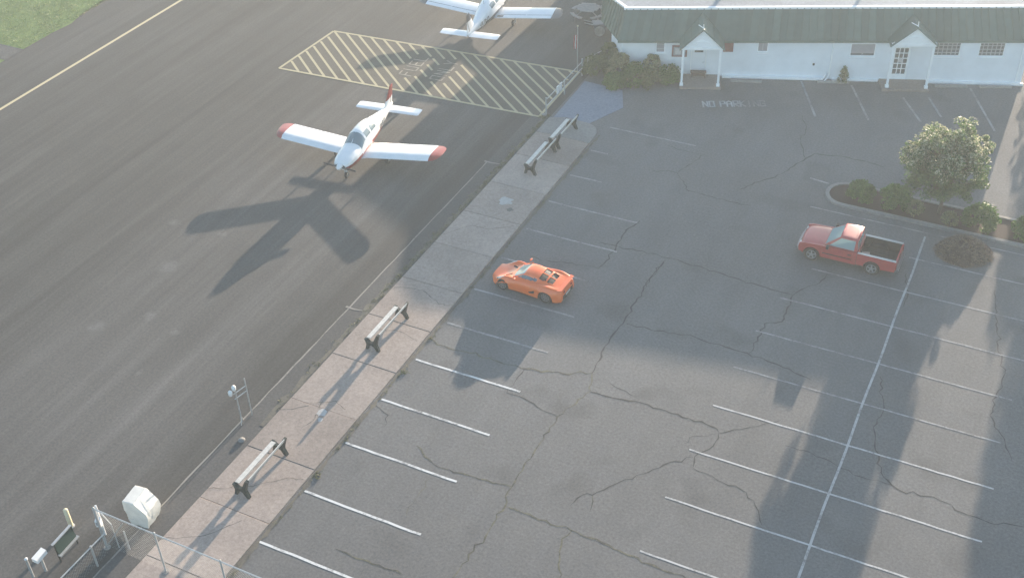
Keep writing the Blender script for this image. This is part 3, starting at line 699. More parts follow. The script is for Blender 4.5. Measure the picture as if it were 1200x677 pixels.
shrub('pale_plant', -2.85, 51.6, .42, .42, .5, M['bush_pale'], 'low pale feathery plant under the tree near the curb', 1100, .05, .07, group=I_, cat='plant')
def bs(s, d): p = FL + BE*s + BN*d; return p.x, p.y
G_ = 'bushes beside the left porch'
for s, d, rx, h, mt, lb in ((-1.5,-.25,.85,1.25,'bush_olive','olive bush farthest left, at the building corner by the ramp'),(-.75,.75,.65,1.7,'bush_olive','tall dark olive bush against the left side wall'),
  (-.1,-.75,.8,1.75,'bush_pale','tall pale bush in front of the building corner'),(.75,-1.05,.85,1.15,'bush','low green bush in front of the tall pale one'),(1.75,-.45,.6,1.55,'bush_pale','tall pale bush beneath the small left window'),
  (1.75,-1.2,.8,.95,'bush_olive','low olive bush in the middle of the row left of the porch'),(2.75,-.85,.72,1.05,'bush','dark green bush right beside the left porch post'),(-.35,-1.5,.75,.75,'bush','low green bush in front at the edge of the pale ramp')):
    x, y = bs(s, d); shrub('bush', x, y, rx, rx*.85, h, M[mt], lb, 4600, .066, 0, group=G_)
x, y = bs(12.85, -.38); shrub('conical_shrub', x, y, .36, .36, 1.15, M['bush_pale'], 'small conical shrub against the wall left of the right porch', 1500, .045, 0, 'cone')
# brush pile
bp = empty('brush_pile', (-1.78, 49.35, 0), .3, 'rounded brown heap of dry brush on the asphalt beside the island', 'brush pile')
m = MB()
prof = lambda r: .82*(1-min(1, r)**2.2)
n_r, n_t = 9, 26; vs_ = []
for i in range(n_r+1):
    for k in range(n_t):
        r = i/n_r; t = 2*math.pi*k/n_t; q = 1+.12*math.sin(3*t+1)+.07*math.sin(7*t)
        vs_.append((1.2*r*q*math.cos(t), 1.05*r*q*math.sin(t), max(-.02, prof(r)+.07*rnd.uniform(-1,1)*(1-r)-.02)))
m.add(vs_, [(i*n_t+k, i*n_t+(k+1) % n_t, (i+1)*n_t+(k+1) % n_t, (i+1)*n_t+k) for i in range(n_r) for k in range(n_t)])
m.build('heap', M['soil'], bp)
m = MB()
for _ in range(3600):
    r = math.sqrt(rnd.random())*1.08; t = rnd.uniform(0, 6.28); z = prof(r)
    c = Vector((1.2*r*math.cos(t), 1.05*r*math.sin(t), max(.01, z*rnd.uniform(.75, 1.04)+.03)))
    a = Vector((rnd.gauss(0,1), rnd.gauss(0,1), rnd.gauss(0,.45))).normalized()*rnd.uniform(.06, .20)
    b = a.cross(Vector((rnd.gauss(0,1), rnd.gauss(0,1), rnd.gauss(0,1)))).normalized()*rnd.uniform(.008, .018)
    m.add([c-a-b*.5, c-a+b*.5, c+a+b*.3, c+a-b*.3], [(0,1,2,3)])
tag(m.build('dry_twigs', M['twig'], bp, fix=False), kind='stuff')
# grass and weeds
m = MB()
for _ in range(30000):
    x = -59.3 - abs(rnd.gauss(0, 1))*6 if rnd.random() < .75 else rnd.uniform(-85, -59.3); y = rnd.uniform(38, 76)
    if 46.1 < y < 47.9: continue
    if x > xs[int((y+20)/1.6)] + .15: continue
    s = rnd.uniform(.05, .13); a = rnd.uniform(0, 6.28); dx, dy = math.cos(a)*.02, math.sin(a)*.02; lx, ly = rnd.gauss(0, .06), rnd.gauss(0, .06)
    m.add([(x-dx, y-dy, .01), (x+dx, y+dy, .01), (x+lx, y+ly, s)], [(0,1,2)])
tag(m.build('grass', M['blade'], fix=False), 'short patchy grass of the lawn beyond the yellow line', 'grass', kind='stuff')
m = MB()
def weed(x, y, s, n, z=.01):
    for _ in range(n):
        px, py = x+rnd.gauss(0, s*.6), y+rnd.gauss(0, s*.6); a = rnd.uniform(0, 6.28); q = s*rnd.uniform(.4, 1.1)
        dx, dy = math.cos(a)*q*.22, math.sin(a)*q*.22; lx, ly = rnd.gauss(0, q*.6), rnd.gauss(0, q*.6)
        m.add([(px-dx, py-dy, z), (px+dx, py+dy, z), (px+lx, py+ly, z+q*.7)], [(0,1,2)])
for _ in range(420):
    y = rnd.uniform(17, 53); 
    if noise_ := math.sin(y*1.7)+math.sin(y*.63+2)+rnd.gauss(0,.8) > .3: weed(-21.62+abs(rnd.gauss(0,.06)), y, rnd.uniform(.03, .09), 9)
for _ in range(900):
    y = rnd.uniform(27, 53.5); dens = (y-24)/28
    if rnd.random() < dens: weed(-25.02-abs(rnd.gauss(0,.12)), y, rnd.uniform(.04, .10), 9)
for x, y in ((-21.5,24.6),(-21.5,24.75),(-21.45,31.2),(-21.5,33.6),(-25.35,53.3),(-25.3,53.0)): weed(x, y, .14, 26)
for pts, w, wd in CR:
    if wd:
        P = [U(*p) for p in pts]
        for a, b in zip(P[:-1], P[1:]):
            for _ in range(int((b-a).length*4)):
                if rnd.random() < .5: q = a.lerp(b, rnd.random()); weed(q.x, q.y, rnd.uniform(.02, .05), 5)
tag(m.build('weeds', M['weed'], fix=False), 'scattered weeds along the walkway edges and pavement cracks', 'weeds', kind='stuff')
Q = [(-25.12 + rnd.uniform(-.06, .06), 26 + i*.35) for i in range(79)]
ribbon('leaf_litter', Q, [rnd.uniform(.12, .40) for _ in Q], M['dirt'], apron, .016)
Q = [(-21.60 + rnd.uniform(-.03, .03), 16 + i*.3) for i in range(122)]
ribbon('leaf_litter', Q, [rnd.uniform(.04, .24) for _ in Q], M['dirt'], lot, .014)

# ------------------------------------------------------------------ benches
def make_bench(x, y0, y1, label):
    b = empty('bench', (x, (y0+y1)/2, .078), 0, label, 'bench', 'benches along the walkway'); hl = (y1-y0)/2
    prof = [(-.34,0),(-.22,0),(-.17,.20),(-.02,.27),(.08,.22),(.22,0),(.34,0),(.22,.32),(.26,.50),(.40,.90),(.30,.93),(.12,.56),(.02,.40),(-.10,.40),(-.24,.52),(-.36,.52),(-.30,.40),(-.27,.28)]
    for s in (-1, 1):
        m = MB(); m.prism(prof, 'y', s*hl-.07, s*hl+.07); m.build('end_support', M['green_iron'], b)
    for (cx, cz, w, tz, tilt) in ((-.20, .545, .20, .045, 0),):
        m = MB(); m.box(cx-w/2, cx+w/2, -hl+.06, hl-.06, cz-tz/2, cz+tz/2); m.build('seat_plank', M['plank'], b)
    for (cx, cz) in ((.345, .86),):
        m = MB(); dx, dz = .015, .065
        m.hexa([(cx-.02-dx, -hl+.06, cz-dz), (cx+.02-dx, -hl+.06, cz-dz), (cx+.02-dx, hl-.06, cz-dz), (cx-.02-dx, hl-.06, cz-dz), (cx-.02+dx, -hl+.06, cz+dz), (cx+.02+dx, -hl+.06, cz+dz), (cx+.02+dx, hl-.06, cz+dz), (cx-.02+dx, hl-.06, cz+dz)])
        m.build('back_plank', M['plank'], b)
make_bench(-23.25, 50.25, 52.55, 'white plank bench at the far rounded end of the walkway')
make_bench(-23.3, 47.35, 49.85, 'white plank bench standing end to end with the farthest bench')
make_bench(-23.4, 31.85, 34.3, 'white plank bench midway along the walkway, alone')
make_bench(-23.45, 22.6, 25.05, 'white plank bench nearest the chain-link fence')

# ------------------------------------------------------------------ vehicles
def smooth_interp(x, pts):
    xs_ = [p[0] for p in pts]; ys_ = [p[1] for p in pts]
    acc = 0
    for o in (-.10, -.05, 0, .05, .10): acc += float(np.interp(x+o, xs_, ys_))
    return acc/5
def make_wheel(parent, x, y, r, w, side, rimmat, spokes, name='wheel'):
    m = MB(); h = w/2
    m.lathe([(-h*.7, r*.66), (-h, r*.78), (-h*.92, r*.94), (-h*.5, r), (h*.5, r), (h*.92, r*.94), (h, r*.78), (h*.7, r*.66)], 24, 'y')
    t = m.build(name, M['tyre'], parent, 50); t.location = (x, y, r)
    m = MB(); o = side*h*.72
    m.lathe([(o-side*.03, r*.67), (o+side*.012, r*.67), (o+side*.012, r*.57), (o-side*.03, r*.56)], 24, 'y')
    for k in range(spokes):
        a = 2*math.pi*k/spokes + .3; ca, sa = math.cos(a), math.sin(a); wd = r*.105
        pts = []
        for rr_, ww in ((r*.08, wd*1.1), (r*.60, wd*.8)):
            for s in (-1, 1): pts.append((rr_*ca - s*ww*sa, rr_*sa + s*ww*ca))
        q = [pts[0], pts[1], pts[3], pts[2]]; m.prism([(p[0], p[1]) for p in q], 'y', o-side*.02, o+side*.008)
    m.lathe([(o-side*.02, r*.16), (o+side*.014, r*.15), (o+side*.02, .01)], 12, 'y')
    m.build('rim', rimmat, t)
    m = MB(); m.lathe([(o-side*.055, r*.66), (o-side*.05, r*.66)], 20, 'y'); m.build('brake_disc', M['black'], t)
    return t

# ---- orange sports car: one continuous top surface, split into body, glass and vents
def sports_car():
    car = empty('sports_car', (-19.12, 38.73, 0), math.pi - rad(2.2), 'orange two-seat sports car with louvred engine cover, parked by the walkway', 'car'); car.scale = (.95, .97, .98)
    Wd = [(-1.92,.60),(-1.85,.70),(-1.7,.79),(-1.4,.855),(-1.0,.865),(-.5,.835),(0,.80),(.5,.795),(.9,.825),(1.2,.835),(1.45,.80),(1.65,.70),(1.78,.56),(1.86,.36)]
    Zc = [(-1.92,.72),(-1.8,.79),(-1.3,.83),(-.5,.82),(.3,.79),(.8,.70),(1.2,.58),(1.55,.47),(1.86,.36)]
    Rf = [(-1.9,.5),(-1.45,.80),(-1.1,.93),(-.75,1.03),(-.45,1.10),(-.15,1.125),(.05,1.105),(.18,1.06),(.75,.72),(.95,.5)]
    def ztop_(x, y):
        w = smooth_interp(x, Wd); t = min(1, abs(y)/w); z = smooth_interp(x, Zc)
        z += .135*math.exp(-((x-1.08)/.36)**2)*math.exp(-((t-.80)/.17)**2)
        z += .045*math.exp(-((x+1.15)/.45)**2)*math.exp(-((t-.82)/.2)**2)
        z -= .05*math.exp(-((x-1.25)/.3)**2)*math.exp(-(t/.35)**2)
        z -= .16*max(0, (t-.80)/.20)**2
        cw = float(np.interp(x, [-1.5,-.6,-.1,.2,.7], [.50,.47,.48,.49,.56]))
        c = smooth_interp(x, Rf) - max(0, abs(y)-cw+.05)*1.65 - .05*(min(abs(y), cw)/cw)**2
        k = 22.0; zz = math.log(math.exp(k*z)+math.exp(k*c))/k
        return zz, z, c, t
    xg = [-1.92 + (1.86+1.92)*i/92 for i in range(93)]; tg = [-1 + 2*j/54 for j in range(55)]
    grid = []
    for x in xg:
        w = smooth_interp(x, Wd); row = []
        for t in tg: row.append((x, t*w, ztop_(x, t*w)))
        grid.append(row)
    parts = {}
    def kind(x, y, z, zb, c, t):
        cab = c > zb + .015
        if cab and .14 < x < .74 and abs(y) < .47 + .10*(x-.1): return 'windshield'
        if cab and -.55 < x < .45 and abs(y) > .475 and z < 1.045 and z > zb+.03 and (x < .12 or z < 1.10 - (x-.12)*.9): return 'side_window'
        if -1.36 < x < -.66 and .045 < abs(y) < .43 - .12*max(0, -(x+.9)) and not (-1.04 < x < -.97): return 'engine_vent'
        if .86 < x < 1.16 and .20+(.5*(x-.86)) < abs(y) < .31+(.5*(x-.86)): return 'bonnet_vent'
        if 1.12 < x < 1.52 and .60 < abs(y) < .72 and abs(abs(y)-(.70-.22*(x-1.12))) < .07: return 'headlight'
        return 'body'
    for i in range(92):
        for j in range(54):
            q = [grid[i][j], grid[i+1][j], grid[i+1][j+1], grid[i][j+1]]
            cx = sum(p[0] for p in q)/4; cy = sum(p[1] for p in q)/4; zz = sum(p[2][0] for p in q)/4; zb = sum(p[2][1] for p in q)/4; cc = sum(p[2][2] for p in q)/4
            k = kind(cx, cy, zz, zb, cc, 0)
            key = k if k in ('body', 'windshield') else k + ('L' if cy < 0 else 'R')
            parts.setdefault(key, []).append((i, j))
    dz = {'engine_vent': -.05, 'bonnet_vent': -.05}
    mats = {'body': 'orange', 'windshield': 'car_glass', 'side_window': 'dark_glass', 'engine_vent': 'black', 'bonnet_vent': 'black', 'headlight': 'lamp'}
    def arch(x):
        zb = .17
        for ax, r in ((1.15, .355), (-1.15, .365)):
            dd = r*r-(x-ax)**2
            if dd > 0: zb = max(zb, .31+math.sqrt(dd)-.02)
        return zb
    for key, cells in parts.items():
        base = key.rstrip('LR') if key[-1] in 'LR' else key
        m = MB(); idx = {}
        def vid(i, j):
            if (i, j) not in idx:
                p = grid[i][j]; idx[(i, j)] = len(m.v); m.v.append((p[0], p[1], p[2][0] + dz.get(base, 0)))
            return idx[(i, j)]
        for i, j in cells: m.f.append((vid(i,j), vid(i+1,j), vid(i+1,j+1), vid(i,j+1)))
        if base == 'body':
            per = [(i, 0) for i in range(93)] + [(92, j) for j in range(1, 55)] + [(i, 54) for i in range(91, -1, -1)] + [(0, j) for j in range(53, 0, -1)]
            P2 = [Vector((grid[i][j][0], grid[i][j][1])) for i, j in per]; n = len(per); rings = [[vid(i, j) for i, j in per]]
            for f, b in ((.25, .028), (.5, .040), (.75, .034), (1.0, .0)):
                ring = []
                for k_, (i, j) in enumerate(per):
                    d = (P2[(k_+1) % n]-P2[k_-1]).normalized(); nr = Vector((d.y, -d.x)); p = grid[i][j]
                    side = j in (0, 54); zb = arch(p[0]) if side else .18
                    zt = p[2][0]; zb = min(zb, zt-.02)
                    q = P2[k_] + nr*b*(1 if side else .8); ring.append(len(m.v)); m.v.append((q.x, q.y, zt+(zb-zt)*f))
                rings.append(ring)
            for a, b in zip(rings[:-1], rings[1:]):
                for k_ in range(n): m.f.append((a[k_], a[(k_+1) % n], b[(k_+1) % n], b[k_]))
        m.build(base, M[mats[base]], car, 35)
    m = MB(); m.box(-1.6, 1.5, -.72, .72, .15, .40); m.build('underbody', M['black'], car)
    for sx in (1.15, -1.15):
        for sd in (-1, 1): m = MB(); m.box(sx-.33, sx+.33, sd*.62-.09, sd*.62+.09, .22, .53 if sx > 0 else .62); m.build('wheel_well', M['black'], car)
        for sd in (-1, 1): make_wheel(car, sx, sd*.735, .30 if sx > 0 else .315, .2, sd, M['alloy_dim'], 8)
    for sd in (-1, 1):
        m = MB(); m.loft([[(.47+.055*math.cos(a)*k2, sd*(.80+o), .88+.05*math.sin(a)*k2) for a in [2*math.pi*i/8 for i in range(8)]] for o, k2 in ((-.02, .5), (.02, 1), (.10, 1), (.14, .6))]); m.build('wing_mirror', M['orange'], car, 40)
        m = MB(); m.add([(-.30, sd*.872, .42), (-.62, sd*.896, .58), (-.60, sd*.898, .42), (-.34, sd*.874, .36)], [(0,1,2,3)]); m.build('side_intake', M['black'], car)
        for yy in (.36, .54):
            m = MB(); m.lathe([(0, .065), (-.03, .062), (-.04, .01)], 14, 'x', (-1.93+ (.01 if yy < .5 else .06), sd*yy, .60)); m.build('tail_light', M['tail'], car)
        m = MB(); m.tube([(.68, sd*.57, .765), (.12, sd*.50, 1.055)], .018, 5); m.build('windscreen_pillar', M['orange'], car)
    m = MB(); m.hexa([(-1.72,-.72,.80),(-1.94,-.66,.80),(-1.94,.66,.80),(-1.72,.72,.80),(-1.74,-.72,.825),(-1.95,-.66,.845),(-1.95,.66,.845),(-1.74,.72,.825)]); m.build('rear_lip', M['orange'], car)
    m = MB(); m.box(-1.955, -1.93, -.5, .5, .24, .46); m.build('rear_valance', M['black'], car)
    m = MB(); m.box(-1.965, -1.956, -.22, .22, .34, .44); m.build('number_plate', M['paper'], car)
sports_car()

# ---- red pickup truck
def pickup():
    tr = empty('pickup_truck', (-6.73, 46.74, 0), math.pi, 'red pickup truck with open dark bed parked beside the planted island', 'truck')
    R = .345; AX = 1.385
    def archpts(cx, r, n=9): return [(cx+r*math.cos(math.pi*i/n), .36+r*math.sin(math.pi*i/n)) for i in range(n+1)]
    front = [(2.0,.46),(2.03,.70),(1.99,.86),(1.80,.925),(.88,.985)]
    cabside = [(.88,.985),(-.63,.995)]
    bot = lambda a, b: [(a,.36),(b,.36)]
    mid1 = .94
    outF = [(mid1-.0,.36)] + archpts(AX,.40)[::-1][0:0]
    def side(poly, name, y0=.755, y1=.845):
        out = []
        for sd in (-1, 1):
            m = MB(); m.prism(poly, 'y', sd*y0, sd*y1); out.append(m.build(name, M['truck_red'], tr))
        return out
    side([(.93,.36),(AX-.40,.37)] + archpts(AX,.40)[::-1] + [(AX+.41,.38)] + front + [(.93,.983)], 'front_wing')
    doors = side([(-.45,.36),(.925,.36),(.925,.983),(-.45,.99)], 'door', .755, .850)
    side([(-.64,.36),(-.455,.36),(-.455,.99),(-.64,.993)], 'cab_corner')
    side([(-.66,.40)] + [(-AX+.41,.40)] + archpts(-AX,.40) + [(-AX-.41,.42),(-2.40,.46),(-2.42,.98),(-.66,1.0)], 'bed_side', .765, .845)
    for d, sd in zip(doors, (-1, 1)):
        m = MB(); m.box(-.40, -.24, sd*.853-.008, sd*.853+.012, .80, .845); m.build('handle', M['black'], d)
        m = MB(); m.box(-.44, .90, sd*.852-.006, sd*.852+.010, .585, .625); m.build('side_moulding', M['black'], d)
    # bonnet
    m = MB(); xsn = [1.99,1.95,1.85,1.6,1.3,1.0,.86]; zs = [.80,.87,.915,.945,.965,.985,.99]; ysn = [-.753,-.62,-.45,-.2,0,.2,.45,.62,.753]
    vs_ = [(x-.06*(abs(y)/.75)**2*(x > 1.5), y, z+.03*(1-(y/.75)**2)-.02*(abs(y) > .7)) for x, z in zip(xsn, zs) for y in ysn]; k = len(ysn)
    m.add(vs_, [(i*k+j, i*k+j+1, (i+1)*k+j+1, (i+1)*k+j) for i in range(len(xsn)-1) for j in range(k-1)]); m.build('bonnet', M['truck_red'], tr, 50)
    m = MB(); m.box(1.90, 2.00, -.5, .5, .62, .80); m.build('grille', M['black'], tr)
    for sd in (-1, 1):
        m = MB(); m.box(1.88, 2.01, sd*.63-.11, sd*.63+.11, .63, .80); m.build('headlight', M['lamp'], tr)
        m = MB(); m.box(-2.455, -2.425, sd*.80-.05, sd*.80+.05, .62, .90); m.build('tail_light', M['tail'], tr)
    m = MB(); m.prism([(1.98,-.80),(2.10,-.76),(2.14,-.4),(2.15,0),(2.14,.4),(2.10,.76),(1.98,.80)], 'z', .44, .60); m.build('front_bumper', M['alloy_dim'], tr)
    m = MB(); m.box(-2.56, -2.44, -.78, .78, .44, .58); m.build('rear_bumper', M['alloy_dim'], tr)
    # cab
    b0 = [(.87,-.74,.99),(.87,.74,.99),(-.63,.74,.99),(-.63,-.74,.99)]; t0 = [(.20,-.57,1.52),(.20,.57,1.52),(-.56,.59,1.53),(-.56,-.59,1.53)]
    m = MB(); m.hexa(b0 + t0); cab = m.build('cab', M['truck_red'], tr)
    m = MB(); rings = []
    for z, g in ((1.515,-.02),(1.545,.0),(1.565,.08),(1.575,.2)):
        rings.append([(.22-g,-.585+g,z),(.22-g,.585-g,z),(-.58+g,.605-g,z),(-.58+g,-.605+g,z)])
    m.loft(rings); m.build('roof', M['truck_red'], tr, 50)
    def pane(name, q, u0, u1, v0, v1, off):
        q = [Vector(p) for p in q]; n = (q[1]-q[0]).cross(q[3]-q[0]).normalized()
        cen = sum(q, Vector())/4
        if n.dot(cen-Vector((0,0,1.2))) < 0: n = -n
        f = lambda u, v: (q[0].lerp(q[1], u)).lerp(q[3].lerp(q[2], u), v) + n*off
        m = MB(); P_ = [f(u0,v0), f(u1,v0), f(u1,v1), f(u0,v1)]; m.hexa([tuple(p-n*off*2) for p in P_] + [tuple(p) for p in P_]); return m.build(name, M['car_glass'], tr)
    pane('windshield', [b0[0], b0[1], t0[1], t0[0]], .05, .95, .06, .93, .012)
    for a, b in ((0, 3), (1, 2)): pane('side_window', [b0[a], b0[b], t0[b], t0[a]], .12, .90, .06, .88, .010)
    pane('rear_window', [b0[3], b0[2], t0[2], t0[3]], .10, .90, .10, .88, .010)
    for sd in (-1, 1):
        m = MB(); m.box(.62, .74, sd*.96-.09, sd*.96+.09, .98, 1.13); m.tube([(.68, sd*.80, 1.0), (.68, sd*.92, 1.04)], .02, 5); m.build('wing_mirror', M['black'], tr)
    # bed
    m = MB(); m.box(-2.36, -.70, -.76, .76, .56, .60); m.build('bed_floor', M['bed'], tr)
    for i in range(9): m = MB(); m.box(-2.34, -.72, -.62+i*.155-.03, -.62+i*.155+.03, .601, .618); m.build('floor_rib', M['bed'], tr)
    for sd in (-1, 1):
        m = MB(); m.box(-2.36, -.70, sd*.73-.028, sd*.73+.028, .605, .985); m.build('bed_liner', M['bed'], tr)
        m = MB(); m.box(-2.40, -.67, sd*.785-.062, sd*.785+.062, 1.0, 1.022); m.build('bed_rail', M['galv'], tr)
        m = MB(); m.prism([(-AX+.46,.605),(-AX+.36,.80),(-AX-.36,.80),(-AX-.46,.605)], 'y', sd*.50, sd*.70); m.build('wheel_arch_box', M['bed'], tr)
    m = MB(); m.box(-.70, -.655, -.755, .755, .45, 1.0); m.build('bed_front', M['truck_red'], tr)
    m = MB(); m.box(-2.425, -2.365, -.75, .75, .50, 1.0); tg_ = m.build('tailgate', M['truck_red'], tr)
    m = MB(); m.box(-2.435, -2.426, -.15, .15, .80, .88); m.build('handle', M['black'], tg_)
    m = MB(); m.box(-2.3, 1.9, -.70, .70, .34, .52); m.build('chassis', M['black'], tr)
    for sx in (AX, -AX):
        for sd in (-1, 1): make_wheel(tr, sx, sd*.735, R, .22, sd, M['alloy'], 5)
pickup()
m = MB(); m.box(-.17, .17, -.13, .13, 0, .2); bx = m.build('cardboard_box', M['card']); bx.location = (-5.75, 46.35, .62); bx.rotation_euler = (0, 0, .2)
tag(bx, 'small brown box lying in the red pickup bed behind the cab', 'box')

# ------------------------------------------------------------------ light aircraft
def aircraft(x, y, rz, accent, label, tail_frac, n_marks, fin_top=(2.22, -4.30, -4.72), walkway_patch=False):
    ac = empty('light_aircraft', (x, y, 0), rz, label, 'airplane', 'light aircraft parked on the apron')
    ST = [(2.42,.86,1.20,.30),(2.30,.80,1.28,.40),(2.0,.70,1.36,.50),(1.5,.62,1.44,.56),(1.0,.58,1.49,.58),(.85,.57,1.54,.58),(.65,.56,1.68,.58),(.40,.56,1.84,.575),(.12,.56,1.93,.57),(-.3,.56,1.95,.57),(-.8,.57,1.93,.56),(-1.2,.60,1.85,.53),(-1.7,.65,1.68,.46),(-2.3,.74,1.52,.36),(-3.0,.84,1.38,.25),(-3.7,.94,1.28,.15),(-4.3,1.02,1.20,.07),(-4.45,1.05,1.17,.03)]
    xs_ = []; 
    for a, b in zip(ST[:-1], ST[1:]):
        k = max(1, int(abs(a[0]-b[0])/.12)); xs_ += [a[0]+(b[0]-a[0])*i/k for i in range(k)]
    xs_.append(ST[-1][0]); N = 36
    col = lambda x_, c: float(np.interp(-x_, [-s[0] for s in ST], [s[c] for s in ST]))
    rings = []
    for x_ in xs_:
        z0, z1, w = col(x_, 1), col(x_, 2), col(x_, 3); zc = (z0+z1)/2; hz = (z1-z0)/2; ring = []
        for k in range(N):
            t = 2*math.pi*k/N; c, s = math.cos(t), math.sin(t); e_ = .78 if x_ < 1.2 else .70
            yy = w*math.copysign(abs(c)**e_, c); zz = hz*math.copysign(abs(s)**e_, s)
            if zz > 0: yy *= 1-.28*(zz/hz)**2*min(1, max(0, (z1-1.45)/.4))
            ring.append((x_, yy, zc+zz))
        rings.append(ring)
    parts = {}
    for i in range(len(xs_)-1):
        for k in range(N):
            q = [rings[i][k], rings[i][(k+1) % N], rings[i+1][(k+1) % N], rings[i+1][k]]
            cx, cy, cz = (sum(p[c] for p in q)/4 for c in range(3))
            key = 'fuselage'; sn = math.sin(2*math.pi*(k+.5)/N)
            if .20 < cx < .84 and sn > .40: key = 'windshield'
            elif -1.15 < cx < .08 and .36 < sn < .80 and not (-.52 < cx < -.42): key = 'side_window' + ('L' if cy > 0 else 'R')
            elif cx > -2.2 and cz < 1.02 - .05*cx*(cx < 0) - .0 and cz < 1.02: key = 'cheat_stripe'
            parts.setdefault(key, []).append(q)
    mm = {'fuselage': 'plane_white', 'windshield': 'plane_glass', 'side_window': 'plane_glass', 'cheat_stripe': accent}
    for key, qs in parts.items():
        base = key[:-1] if key[-1] in 'LR' else key; m = MB(); idx = {}
        for q in qs:
            f = []
            for p in q:
                kp = tuple(round(c, 5) for c in p)
                if kp not in idx: idx[kp] = len(m.v); m.v.append(p)
                f.append(idx[kp])
            if len(set(f)) == 4: m.f.append(tuple(f))
        m.build(base, M[mm[base]], ac, 40)
    m = MB(); m.add(rings[0], [tuple(range(N))]); m.build('cowl_front', M['plane_white'], ac)
    for sd in (-1, 1): m = MB(); m.lathe([(2.421, .09), (2.43, .085)], 12, 'x', (0, sd*.2, 1.03)); m.build('air_intake', M['black'], ac)
    m = MB(); m.tube([(.86,0,1.555),(.2,0,1.91)], .016, 5); m.build('windshield_post', M['plane_white'], ac)
    # propeller
    m = MB(); m.lathe([(2.44,.17),(2.52,.165),(2.64,.12),(2.72,.05),(2.74,.005)], 16, 'x', (0,0,1.06)); m.build('spinner', M['plane_white'], ac, 50)
    for sg in (-1, 1):
        m = MB(); rs = []
        for r, w, th, tw in ((.12,.05,.03,.9),(.35,.075,.022,.6),(.65,.07,.014,.4),(.90,.05,.008,.28)):
            ring = []
            for u, v in ((-1,-1),(1,-1),(1,1),(-1,1)):
                a = u*w; b = v*th; ring.append((2.50 + a*math.sin(tw) + b*math.cos(tw), sg*(r*math.cos(.12)) , 1.06 + sg*r*math.sin(.12)*-1 + a*math.cos(tw) - b*math.sin(tw)))
            rs.append(ring)
        m.loft(rs); m.build('propeller_blade', M['plane_grey'], ac)
    # wings
    def foil(xc, ch, z, th, n=9):
        up, lo = [], []
        for i in range(n):
            t = i/(n-1); xx = xc + ch*(.5-t); yt = th*ch*(2.97*math.sqrt(t)-1.26*t-3.516*t*t+2.843*t**3-1.036*t**4)/1.0*.5*2
            up.append((xx, z+yt*.62)); lo.append((xx, z-yt*.38))
        return up + lo[-2:0:-1]
    DI = math.tan(rad(6.2)); ZR = .66
    for sd in (-1, 1):
        def ring(yy, ch=1.60, th=.15, xc=0.0, trim=None):
            return [(p[0], sd*yy, p[1]) for p in foil(xc, ch, ZR+.05+(yy-.5)*DI, th)]
        m = MB(); m.loft([ring(.45, 1.75, .16, .06), ring(.75, 1.62), ring(2.5), ring(4.22)]); m.build('wing', M['plane_white'], ac, 50)
        m = MB(); m.loft([ring(4.225), ring(4.45, 1.52, .13, -.02), ring(4.62, 1.25, .10, -.08), ring(4.74, .85, .06, -.16), ring(4.78, .45, .03, -.22)]); m.build('wing_tip', M[accent], ac, 50)
        for y0, y1, nm in ((.78, 2.5, 'flap'), (2.56, 4.18, 'aileron')):
            m = MB(); zf = lambda yy: ZR+.05+(yy-.5)*DI
            m.hexa([(-.46,sd*y0,zf(y0)+.058),(-.79,sd*y0,zf(y0)+.008),(-.79,sd*y1,zf(y1)+.008),(-.46,sd*y1,zf(y1)+.058)] + [(-.46,sd*y0,zf(y0)+.070),(-.79,sd*y0,zf(y0)+.020),(-.79,sd*y1,zf(y1)+.020),(-.46,sd*y1,zf(y1)+.070)]); fl = m.build(nm, M['plane_white'], ac)
            m = MB(); m.hexa([(-.435,sd*y0,zf(y0)+.055),(-.455,sd*y0,zf(y0)+.055),(-.455,sd*y1,zf(y1)+.055),(-.435,sd*y1,zf(y1)+.055)] + [(-.435,sd*y0,zf(y0)+.080),(-.455,sd*y0,zf(y0)+.078),(-.455,sd*y1,zf(y1)+.078),(-.435,sd*y1,zf(y1)+.080)]); m.build('hinge_gap', M['seamline'], fl)
        m = MB(); zc = ZR+.05+2.0*DI; m.lathe([(0,.05),(.13,.05),(.135,.01)], 10, 'z', (.25, sd*2.45, zc)); m.build('fuel_cap', M['seamline'], ac)
        # main gear
        m = MB(); m.tube([(-.10, sd*1.62, .80), (-.10, sd*1.62, .24)], [.055, .04], 8); m.tube([(-.10, sd*1.50, .22), (-.10, sd*1.66, .22)], .03, 6); lg = m.build('main_gear_leg', M['galv'], ac)
        make_wheel(ac, -.10, sd*1.50, .20, .14, sd, M['alloy'], 5)
        # stabilator
        def fr(yy, ch, th): return [(p[0]-3.98-(.8-ch)*.0, sd*yy, p[1]) for p in foil(0, ch, 1.02, th, 7)]
        m = MB(); m.loft([fr(.05,.80,.10), fr(1.0,.78,.09), fr(1.78,.74,.08), fr(1.88,.62,.05)]); m.build('stabilator', M['plane_white'], ac, 50)
    m = MB(); m.tube([(1.75,0,.75),(1.85,0,.26)], [.06,.04], 8); m.tube([(1.85,-.10,.42),(1.85,.10,.42)], .03, 6); m.tube([(1.85,.10,.42),(1.85,.10,.17)], .022, 6); m.tube([(1.85,-.10,.42),(1.85,-.10,.17)], .022, 6); m.build('nose_gear_leg', M['galv'], ac)
    make_wheel(ac, 1.85, 0, .18, .13, 1, M['alloy'], 5)
    # fin and rudder
    def finsec(z, xl, xt, th): 
        n = 6; up = []; lo = []
        for i in range(n):
            t = i/(n-1); yy = th*(1-(2*t-.7)**2/1.8)*.5 if 0 < t < 1 else .004
            up.append((xl+(xt-xl)*t, yy, z)); lo.append((xl+(xt-xl)*t, -yy, z))
        return up + lo[::-1]
    lerp = lambda a, b, t: a+(b-a)*t
